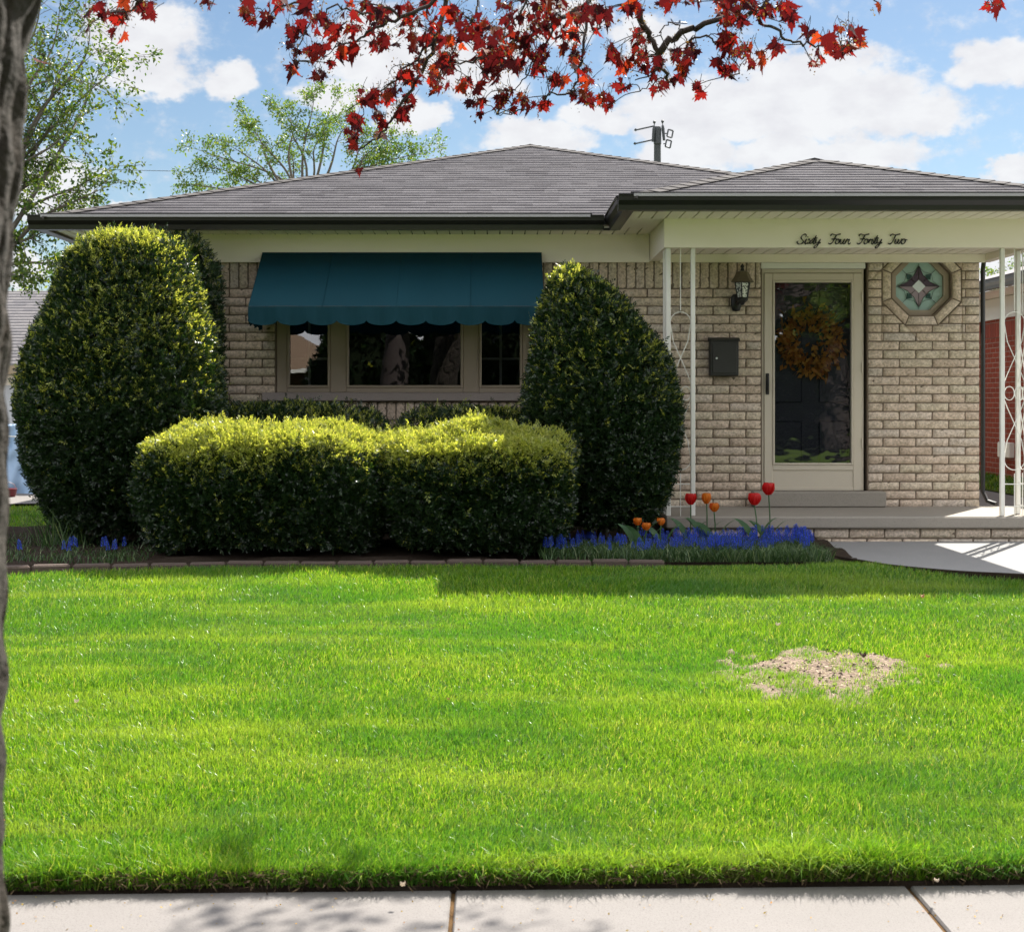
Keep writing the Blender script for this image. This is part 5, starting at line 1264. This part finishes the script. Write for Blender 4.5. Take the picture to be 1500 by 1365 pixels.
CL += [(px_, py_, 26, 16, n_, d_) for px_, py_, n_, d_ in ((1040,-170,16,8.0),(1075,-190,14,8.1),(1110,-172,18,7.9),(1160,-180,20,8.0),(1185,-168,14,7.9),(1250,-176,15,7.9),(1290,-170,10,7.9),(1020,-128,14,8.5),(1365,-180,9,7.9),(1130,-150,10,8.2))]
CL += [(1044, -170, 13, 9, 34, 8.36)]
pos, drop, size = [], [], []; bp_, bs_ = [], []; pet = MB()
for (cx, cy, sx_, sy_, n, d) in CL:
    n = int(n*.92+.5)
    for k in range(max(n, 1)):
        dd = d+random.gauss(0, .16); px, py = random.gauss(cx, sx_*.62), random.gauss(cy, sy_*.62); p = P(px, py, dd); big = random.random()
        s_ = random.uniform(.042, .066) if big > .16 else random.uniform(.07, .092)
        dr = Vector((random.gauss(0, .55), random.gauss(0, .5), -1+random.random()*.35)).normalized()
        p = p-dr*s_*.3; pos.append(p); drop.append(dr); size.append(s_)
        pt = p-dr*random.uniform(.02, .05)+Vector((random.gauss(0, .012), random.gauss(0, .012), .012)); pet.tube([p, p.lerp(pt, .5)+Vector((random.gauss(0, .003), 0, .003)), pt], .0011, 4, 0, False)
    for k in range(int(n*2.6)): bp_.append(P(random.gauss(cx, sx_*.75), random.gauss(cy, sy_*.75), d+random.gauss(0, .15)))
crown = leaves_mesh('crown', np.array([tuple(p) for p in pos]), np.array([tuple(v) for v in drop]), np.array(size), M['red'], mp)
n = len(bp_)*3; q = np.repeat(np.array([tuple(p) for p in bp_]), 3, 0)+rng.normal(0, .010, (n, 3))
V, Fq = leaf_quads(q, unit(rng.normal(0, 1, (n, 3))-np.array([0, 0, .6])), unit(rng.normal(0, 1, (n, 3))), rng.uniform(.006, .018, n), rng.uniform(.004, .009, n)); np_mesh('blossoms', V, [Fq], M['blossom'], mp)
pet.build('leaf_stalks', M['twig'], mp)
# fine twigs joining clusters to the nearest branch
bpts = [P(*p) for pts, _, _ in BR for p in pts]; b = MB()
for (cx, cy, sx_, sy_, n, d) in CL:
    c_ = P(cx, cy, d)
    for k in range(1+n//5):
        e = P(cx+random.gauss(0, sx_*.6), cy+random.gauss(0, sy_*.6), d); s0 = min(bpts, key=lambda v: (v-e).length-(.05 if v.z > e.z else 0)*1.0+random.random()*.12)
        if (s0-e).length > .45 or (s0-e).length < .02: continue
        mdl = s0.lerp(e, .5)+Vector((random.gauss(0, .02), random.gauss(0, .02), random.uniform(-.005, .03))); b.tube(catmull([s0, mdl, e], 3), [.0028, .0024, .0022, .002, .0018, .0015, .0012], 5, 0, False)
tag(b.build('twigs', M['twig'], mp), kind='stuff')

# ------------------------------------------------------------------ trees further off
def limb_tree(base, fork, targets, r0, label, leafmat_, nleaf, lsize, seed, group=None, sub=9, spread=.30, droop=0., name='tree', twigs=4, leafspread=.16, start=.35, bark='greybark'):
    """limbs reach for the targets, each hung with twigs; leaves stand round the twig ends"""
    r = random.Random(seed); rg = np.random.default_rng(seed); t = thing(name, base, label, 'tree', group)
    base, fork = Vector(base), Vector(fork); tips = []
    b = MB(); mid = base.lerp(fork, .5)+Vector((r.gauss(0, .08), r.gauss(0, .08), 0)); b.tube(catmull([base-Vector((0, 0, .1)), mid, fork], 4), [r0*(1.25-.5*i/8) for i in range(9)], 9); b.build('trunk', M[bark], t, True)
    tw = MB()
    for T in targets:
        T = Vector(T); L_ = (T-fork).length; m1 = fork.lerp(T, .4)+Vector((r.gauss(0, .05*L_), r.gauss(0, .05*L_), .10*L_*(1 if droop == 0 else 1.5))); m2 = fork.lerp(T, .72)+Vector((r.gauss(0, .04*L_), r.gauss(0, .04*L_), .08*L_))
        cv = catmull([fork, m1, m2, T], 5); n = len(cv); rr = [max(.004, r0*.55*(1-i/(n-1))**1.1) for i in range(n)]
        lb = MB(); lb.tube(cv, rr, 6)
        lb.build('limb', M[bark], t, True)
        for q in range(sub):
            f = start+(1-start)*(q+r.random())/sub; k = min(int(f*(n-1)), n-2); p = cv[k].lerp(cv[k+1], f*(n-1)-k); d = (cv[k+1]-cv[k]).normalized()
            sd_ = (d*.7+Vector((r.gauss(0, .65), r.gauss(0, .65), r.gauss(.15-droop, .45)))).normalized(); sl = L_*spread*(1.15-.6*f)*r.uniform(.6, 1.2)
            e = p+sd_*sl; mm = p.lerp(e, .5)+Vector((r.gauss(0, .06*sl), r.gauss(0, .06*sl), .07*sl)); sc = catmull([p, mm, e], 3); tw.tube(sc, [max(.003, rr[k]*.45*(1-i/len(sc))) for i in range(len(sc))], 5, 0, False)
            for w in range(twigs):
                g = r.uniform(.25, 1); p2 = p.lerp(mm, g*2) if g < .5 else mm.lerp(e, g*2-1); d2 = (sd_*.6+Vector((r.gauss(0, .6), r.gauss(0, .6), r.gauss(.1-droop, .5)))).normalized(); e2 = p2+d2*sl*r.uniform(.25, .55)
                tw.tube([p2, p2.lerp(e2, .5)+Vector((0, 0, .02*sl)), e2], [.005, .004, .003], 4, 0, False); tips.append((p2, e2))
            tips.append((mm, e))
        tips.append((m2, T))
    tag(tw.build('twigs', M[bark], t), kind='stuff')
    k = rg.integers(0, len(tips), nleaf); f = rg.random(nleaf)**.6; A = np.array([tuple(a) for a, _ in tips])[k]; E = np.array([tuple(e) for _, e in tips])[k]
    pos = A+(E-A)*f[:, None]+rg.normal(0, leafspread*.5, (nleaf, 3)); d = unit(unit(E-A)+rg.normal(0, .8, (nleaf, 3))-np.array([0, 0, .25]))
    V, Fq = leaf_quads(pos, d, unit(rg.normal(0, 1, (nleaf, 3))+np.array([0, 0, .5])), rg.uniform(.7, 1.3, nleaf)*lsize, rg.uniform(.5, .9, nleaf)*lsize*.8)
    np_mesh('crown', V, [Fq], leafmat_, t); return t
gz = lambda y: float(gh(0, y))
# light spring tree at the left
D = 22.
tg = [(60,-60,21),(130,5,22),(182,92,22),(110,55,21.5),(50,60,23),(150,95,22.6),(45,140,22),(115,150,21.4),(100,205,22.3),(168,242,22),(165,270,21.6),(60,235,22),(120,300,22.4),(75,330,22),(40,290,21),(105,385,22.3),(60,410,21.5),(20,350,22),(90,130,22),(5,100,22),(-60,60,22),(-120,200,22),(-90,330,22),(20,10,22.6),(90,-20,22)]
limb_tree((P(-45,0,D).x, D, gz(D)), P(-40, 430, D), [P(*q) for q in tg], .085, 'airy spring tree with loose hanging green twigs at the left', M['leafL'], 13500, .070, 21, sub=9, spread=.22, droop=.22, twigs=4, leafspread=.12)
# broad tree behind the roof
D = 35.
tg = [(275,215,35),(292,240,34.6),(320,205,35.4),(345,170,35),(370,185,34),(400,150,35.5),(430,160,34.5),(462,128,35),(500,140,35.4),(520,170,34.7),(545,195,35.3),(575,205,34.6),(600,215,35.2),(635,222,35),(265,270,34.5),(300,275,35.5),(350,250,34.5),(480,190,33.8),(560,235,34.5),(620,245,35.5),(420,215,35.5)]
limb_tree((P(440,0,D).x, D, gz(D)), P(445, 330, D), [P(*q) for q in tg], .085, 'broad young leaved tree rising behind the main roof, left of the ridge', M['leafB'], 11500, .075, 22, sub=8, spread=.20, twigs=4, leafspread=.14, start=.42)
D = 46.
limb_tree((P(1470,0,D).x, D, gz(D)), P(1472, 470, D), [P(*q, D+random.uniform(-.6,.6)) for q in ((1445,402),(1455,395),(1468,400),(1482,392),(1495,385),(1510,392),(1447,415),(1500,372),(1525,380),(1540,400))], .14, 'small thin tree beyond the red brick house', M['leafB'], 1100, .085, 23, sub=6, spread=.25, twigs=3, leafspread=.14)
# distant greenery low on the left and right horizon
for i, (px, d, top, w) in enumerate(((120, 34, 480, 60), (40, 40, 470, 60))):
    limb_tree((P(px,0,d).x, d, gz(d)), P(px, 560, d), [P(px+random.uniform(-w, w), random.uniform(top-35, top+70), d+random.uniform(-1.5, 1.5)) for _ in range(16)], .13, ['bushy green tree between the garage and the left yew', 'bushy green tree behind the grey garage roof'][i], M['leafA'], 5500, .12, 30+i, sub=7, spread=.3, leafspread=.25)

# ------------------------------------------------------------------ neighbours
GD = 25.0
g = thing('garage', (P(20,0,GD).x, GD, .47), 'white sided garage with grey shingle roof at the far left', 'garage')
gx0_, gx1_ = P(-220,0,GD).x, P(165,0,GD).x; ez = P(0,537,GD).z; gzb = .46
b = MB(); nlap = 16
for k in range(nlap):
    za, zb = gzb+(ez-gzb)*k/nlap, gzb+(ez-gzb)*(k+1)/nlap
    b.quad([(gx0_, GD-.012, za), (gx1_, GD-.012, za), (gx1_, GD, zb), (gx0_, GD, zb)]); b.quad([(gx0_, GD-.012, za), (gx1_, GD-.012, za), (gx1_, GD+.0, za), (gx0_, GD, za)])
b.quad([(gx1_, GD, gzb), (gx1_, GD+6.4, gzb), (gx1_, GD+6.4, ez), (gx1_, GD+3.2, ez+1.0), (gx1_, GD, ez)]); b.quad([(gx0_, GD, gzb), (gx0_, GD+6.4, gzb), (gx0_, GD+6.4, ez), (gx0_, GD, ez)]); b.build('wall', simple('white_siding', (.62, .64, .68), (.55, .57, .60), 4, .5, .05), g)
rh = P(0,428,GD+3.0).z-ez
slope('roof', (gx0_-.4, GD-.35, ez+.02), (1, 0, 0), (0, 1, 0), lambda s: 0, lambda s: gx1_-gx0_+.8, 3.35, g, M['greyshingle'], rh/3.35, .15)
b = MB(); b.quad([(gx0_-.4, GD+3.0, ez+rh), (gx1_+.4, GD+3.0, ez+rh), (gx1_+.4, GD+6.8, ez), (gx0_-.4, GD+6.8, ez)]); b.build('roof', M['greyshingle'], g)
b = MB(); b.box((gx0_-.4, GD-.38, ez-.14), (gx1_+.4, GD-.34, ez+.01)); b.build('fascia', simple('tan_fascia', (.40, .31, .20), (.34, .27, .18), 4, .5, .05), g)
b = MB(); b.box((gx0_, GD-.05, ez-.32), (gx1_, GD-.016, ez-.15)); b.build('frieze_board', M['cream'], g)
# door opening with cut corners
dx_, dw, dh = P(22,0,GD).x, 2.4, ez-.42
b = MB(); ox = P(27,0,GD).x
for (xa, za, xb, zb) in ((ox, gzb, ox, ez-.75), (ox, ez-.75, ox+.3, ez-.45), (ox+.3, ez-.45, ox+2.2, ez-.45)): b.tube([(xa, GD-.05, za), (xb, GD-.05, zb)], .055, 4)
b.build('door_trim', M['white'], g)
b = MB()
for k in range(4): b.box((ox+.06, GD-.035, gzb+.02+k*.42), (ox+2.4, GD-.016, gzb+.02+k*.42+.41), bev=.004)
b.build('garage_door', simple('white_door_panels', (.66, .68, .72), (.6, .62, .66), 4, .4, .05), g)
# tarpaulin over a pile in front of it
TY = 18.4; tp = thing('tarp_covered_pile', (P(40,0,TY).x, TY, .47), 'pile under a wrinkled light blue tarpaulin beside the drive', 'tarp')
nx_, nz_ = 70, 40; V = []; x0_, x1_ = P(-60,0,TY).x, P(104,0,TY).x
for j in range(nz_):
    for i in range(nx_):
        u, v = i/(nx_-1), j/(nz_-1)      # v: from the ground at the front over the top
        h = (P(0,624,TY).z-.45)*(1-.10*max(0, u-.75)*4)
        zz_ = .46+h*min(1, v/.7)**.85; yy = TY-.15*(1-min(1, v/.7))+max(0, v-.7)*3
        f = np.array([[u*7, v*4, 0]]); wr_ = .035*lump(f, 3.1, 41)[0]+.02*lump(f, 8, 42)[0]+.02*abs(math.sin(u*19+math.sin(v*5)*2))*(1-v)
        V.append((x0_+(x1_-x0_)*u, yy-wr_*1.4, zz_+.03*wr_))
Fq = [(j*nx_+i, j*nx_+i+1, (j+1)*nx_+i+1, (j+1)*nx_+i) for j in range(nz_-1) for i in range(nx_-1)]
np_mesh('tarp', V, [Fq], simple('blue_tarp', (.30, .42, .58), (.24, .36, .52), 3, .45, .3, 14, 0, .5, .02), tp, smooth=True)
b = MB(); b.tube([(x0_+.3, TY-.18, 1.22), (x1_-.3, TY-.18, 1.18)], .008, 5); b.build('rope', M['white'], tp)
b = MB(); b.box((x0_+.1, TY+.1, .46), (x1_-.15, TY+.9, .46+(P(0,632,TY).z-.45)*.9)); b.build('crate', M['bark'], tp)
rb = P(14, 728, 17.6); t = thing('tub', (rb.x, rb.y, .482), 'small dark red tub on the drive by the blue tarpaulin', 'tub')
b = MB(); b.lathe([(.06, .0), (.075, .02), (.085, .09), (.092, .10), (.085, .102), (.07, .03), (.0, .028)], (rb.x, rb.y, .482), 18); b.build('body', simple('dark_red_plastic', (.16, .012, .02), (.12, .01, .018), 5, .4, .03), t, True)
b = MB(); b.tube([(rb.x-.088, rb.y, .575), (rb.x-.06, rb.y-.02, .64), (rb.x, rb.y-.03, .665), (rb.x+.06, rb.y-.02, .64), (rb.x+.088, rb.y, .575)], .004, 5); b.build('handle', M['nickel'], t)

nb = thing('red_brick_house', (9, 20, .6), 'neighbouring red brick house with white frieze beyond the right porch column', 'house')
NX = 6.75; N0, N1 = 14.2, 27.0; NZ = 3.00; ez2 = 3.12
b = MB(); b.quad([(NX, N0, .4), (NX, N1, .4), (NX, N1, 2.74), (NX, N0, 2.74)]); b.quad([(NX, N0, .4), (NX+8, N0, .4), (NX+8, N0, 2.74), (NX, N0, 2.74)]); b.quad([(NX, N1, .4), (NX+8, N1, .4), (NX+8, N1, 2.74), (NX, N1, 2.74)]); b.build('wall', M['redbrick'], nb)
b = MB(); z_a = 2.50; y_ = N0  # course of upright bricks under the frieze
while y_ < N1: b.box((NX-.012, y_+.005, z_a), (NX+.01, y_+.062, z_a+.19)); y_ += .0675
m = Mat('red_soldier'); m.color(m.ramp(m.island(), [(0, (.22, .045, .028)), (1, (.31, .065, .04))])); m.set(.9); b.build('soldier_course', m.m, nb)
b = MB(); b.box((NX-.03, N0-.03, 2.74), (NX+.02, N1, 3.02)); b.box((NX-.03, N0-.03, 2.74), (NX+8, N0+.02, 3.02)); b.build('frieze_board', M['white'], nb)
b = MB(); b.box((NX-.42, N0-.4, 3.03), (NX+8.4, N1+.4, 3.05)); b.build('soffit', M['cream'], nb)
b = MB(); b.prism([(NX-.42-p[0], 3.17+p[1]) for p in kprof(1)], 1, N0-.45, N1+.45); b.build('gutter', simple('grey_gutter', (.10, .10, .11), (.13, .13, .14), 4, .4, .03), nb)
b = MB(); xr = NX+4.0
b.quad([(NX-.44, N0-.4, 3.165), (NX-.44, N1+.4, 3.165), (xr, N1-4.0, 4.45), (xr, N0+4.0, 4.45)]); b.quad([(NX-.44, N0-.4, 3.165), (NX+8.4, N0-.4, 3.165), (xr, N0+4.0, 4.45)]); b.quad([(NX+8.4, N0-.4, 3.165), (NX+8.4, N1+.4, 3.165), (xr, N1-4, 4.45), (xr, N0+4, 4.45)]); b.build('roof', M['greyshingle'], nb)
vb = P(1477, 659, NX*F/(1477-HX)); b = MB(); b.box((NX-.07, vb.y-.22, vb.z-.10), (NX+.01, vb.y+.22, vb.z+.10), bev=.01); b.build('vent_box', M['white'], nb)

# power pole behind the roof
PD = 40.; k_ = PD/F; pp = P(963, 0, PD).x
up = thing('power_pole', (pp, PD, gz(PD)), 'dark wooden power pole with equipment sticking up behind the roof', 'utility pole')
M['polewood'] = simple('weathered_pole', (.045, .05, .055), (.07, .075, .08), 6, .9, .4, 20); M['steel'] = simple('dark_steel', (.03, .033, .04), (.05, .055, .06), 6, .5, .1)
b = MB(); b.tube([(pp, PD, gz(PD)), (pp, PD, P(0,215,PD).z), (pp, PD, P(0,188,PD).z)], [.13, .095, .085], 12); b.build('pole', M['polewood'], up)
b = MB(); b.lathe([(.10, 0), (.105, .02), (.105, .42), (.09, .48), (.03, .5)], (pp, PD-.02, P(0,212,PD).z), 12); b.build('collar', M['steel'], up)
for (px, ya, yb, lean) in ((957.5, 208, 185, 1), (971.5, 206, 184, -1)):
    a_, c_ = P(px-lean*1.2, ya, PD-.1), P(px+lean*.8, yb, PD-.1); b = MB(); b.tube([a_, a_.lerp(c_, .8), c_], [.035, .045, .03], 10); ins = b.build('fuse_holder', M['steel'], up)
    t_ = P(px+lean*1., yb-5, PD-.1); b = MB(); b.tube([c_, t_+Vector((0, 0, -.03)), t_, t_+Vector((0, 0, .03)), t_+Vector((0, 0, .06))], [.012, .015, .04, .04, .012], 8); b.build('insulator', M['steel'], ins)
for (xa, ya, xb, yb) in ((931, 191, 958, 185), (930, 211, 957, 205)):
    b = MB(); b.tube([P(xa, ya, PD-.2), P(xb, yb, PD)], .022, 6); b.tube([P(xa-1.5, ya-1.2, PD-.2), P(xa+1.5, ya+.4, PD-.2)], .035, 6); b.build('arm', M['steel'], up)
for (xa, ya) in ((982, 196), (979.5, 211)):
    q = [P(xa-3, ya-6, PD-.1), P(xa+4, ya-4, PD-.1), P(xa+2, ya+6, PD-.1), P(xa-5, ya+4, PD-.1), P(xa-3, ya-6, PD-.1)]; b = MB()
    for a_, c_ in zip(q[:-1], q[1:]): b.tube([a_, c_], .022, 5)
    b.tube([P(972, ya, PD), P(xa-4, ya, PD-.1)], .015, 5)
    b.build('bracket', M['steel'], up)
wy = thing('power_line', P(957, 262, PD), 'thin overhead wire crossing the sky low at the left', 'wire')
b = MB(); b.tube(catmull([P(960, 236, PD), P(700, 256, PD), P(420, 258, PD), P(170, 249, PD), (-30, 41, P(0,225,PD).z)], 5), .008, 5); b.build('wire', M['steel'], wy)

# airliner high up
AD = 2600.; a0 = P(995, 34, AD); ap = thing('airplane', a0, 'tiny airplane high in the sky between the red leaves', 'airplane')
hd = Vector((.93, .36, .06)).normalized(); sw_ = Vector((-.36, .93, 0)).normalized(); upv = Vector((0, 0, 1)); S_ = 17.
aw_ = simple('aircraft_grey', (.05, .07, .11), (.07, .09, .13), .05, .4, 0)
b = MB(); b.tube([a0-hd*S_, a0-hd*S_*.8, a0-hd*S_*.4, a0+hd*S_*.7, a0+hd*S_*.92, a0+hd*S_], [.4, 1.1, 1.9, 1.9, 1.3, .3], 12); b.build('fuselage', aw_, ap, True)
for s_ in (-1, 1):
    b = MB(); r_ = [a0+hd*3, a0-hd*3, a0-hd*8+sw_*s_*16+upv*1.2, a0-hd*6+sw_*s_*16+upv*1.2]; b.quad([tuple(v) for v in r_]); b.quad([tuple(v-upv*.5) for v in r_])
    for i in range(4): b.quad([tuple(r_[i]), tuple(r_[(i+1) % 4]), tuple(r_[(i+1) % 4]-upv*.5), tuple(r_[i]-upv*.5)])
    b.build('wing', aw_, ap)
    b = MB(); c_ = a0-hd*1.0+sw_*s_*5.5-upv*1.6; b.tube([c_-hd*2, c_+hd*2.4], [.8, 1.1], 10); b.build('engine', aw_, ap)
    b = MB(); r_ = [a0-hd*13, a0-hd*16, a0-hd*17.5+sw_*s_*5, a0-hd*16+sw_*s_*5]; b.quad([tuple(v+upv*.8) for v in r_]); b.quad([tuple(v+upv*.4) for v in r_]); b.build('tailplane', aw_, ap)
b = MB(); b.prism([(0, 0), (1, 0), (1, 1), (0, 1)], 1, 0, 1); b.v = [tuple(a0+hd*f+sw_*w+upv*h) for w in (-.25, .25) for f, h in ((-11.5, 1.5), (-16, 1.2), (-17.8, 7), (-15.8, 7))]; b.build('fin', aw_, ap)

# ------------------------------------------------------------------ across the street, seen only in the panes
for i, (x, y, h, r_) in enumerate(((-7.5, -13, 11, .34), (-2.6, -11.5, 12, .40), (2.2, -14, 12, .38), (6.6, -11.8, 12, .42), (9.6, -14, 12, .36), (12.8, -12.5, 12, .36), (-14, -14, 12, .4), (17, -13, 12, .4))):
    tgs = [(x+random.gauss(0, 2.4), y+random.gauss(0, 2.0), h*random.uniform(.36, 1)) for _ in range(17)]
    limb_tree((x, y, .08), (x+random.gauss(0, .2), y, h*.30), tgs, r_, 'big street tree across the road, seen only as a reflection', M['leafA'] if i % 3 else M['red'], 5500 if x < 8 else 4200, .24, 60+i, 'trees across the road', sub=7, spread=.32, leafspread=.5, bark='twig')
oh = thing('bungalow', (-15, -27, .1), 'tan roofed brick bungalow across the road, seen only in the window glass', 'house')
hx0, hx1, hy0, hy1 = -24., -5.6, -36., -27.
b = MB(); b.box((hx0, hy0, .1), (hx1, hy1, 2.9)); b.build('wall', bricktex('brown_brick', (.22, .11, .07), (.18, .09, .06), (.25, .2, .17), .21, .0675, 'y'), oh)
b = MB(); ov_ = .5; rz = 5.0; b.quad([(hx0-ov_, hy1+ov_, 2.85), (hx1+ov_, hy1+ov_, 2.85), (hx1-3.5, -30, rz), (hx0+3.5, -30, rz)]); b.quad([(hx0-ov_, hy0-ov_, 2.85), (hx1+ov_, hy0-ov_, 2.85), (hx1-3.5, -30, rz), (hx0+3.5, -30, rz)])
for xa, xb in ((hx0-ov_, hx0+3.5), (hx1+ov_, hx1-3.5)): b.quad([(xa, hy1+ov_, 2.85), (xa, hy0-ov_, 2.85), (xb, -30, rz)])
b.quad([(hx0-ov_, hy1+ov_, 2.85), (hx1+ov_, hy1+ov_, 2.85), (hx1+ov_, hy0-ov_, 2.85), (hx0-ov_, hy0-ov_, 2.85)])
b.build('roof', simple('tan_shingle', (.22, .15, .10), (.17, .115, .075), 2, .9, .4, 60), oh)
b = MB(); b.box((hx0-ov_, hy1+ov_, 2.72), (hx1+ov_, hy1+ov_+.1, 2.86)); b.build('gutter', M['white'], oh)
for x in (-19.5, -14.5, -9.5):
    b = MB(); b.box((x, hy1, 1.1), (x+1.6, hy1+.05, 2.4)); fr_ = b.build('window', M['white'], oh); b = MB(); b.box((x+.1, hy1+.03, 1.2), (x+1.5, hy1+.06, 2.3)); b.build('pane', M['dark'], fr_)
b = MB(); b.box((-12.2, hy1, .1), (-11.2, hy1+.06, 2.2)); b.build('door', M['white'], oh)

for i, (x, y, w, h) in enumerate(((-4.0, -19.0, 1.9, 5.2), (-.6, -20.5, 2.2, 6.0), (2.6, -19, 1.8, 4.6), (-8.6, -31 + 8, 1.2, 2.2), (10.3, -20, 1.7, 5.2), (14, -22, 2.4, 6), (7.6, -21, 1.6, 4.6))):
    bush('evergreen_shrub', (x, y, .08), [(.7, .1), (1, h*.2), (.95, h*.45), (.7, h*.72), (.35, h*.93), (0, h)], w, w, 2.1, 2600, 'dark evergreen across the road, seen only as a reflection', 90+i, .1, .18, 'evergreens across the road', leaf=(.14, .24), cat='shrub', depthsd=.15, lsz=(.06, .10))
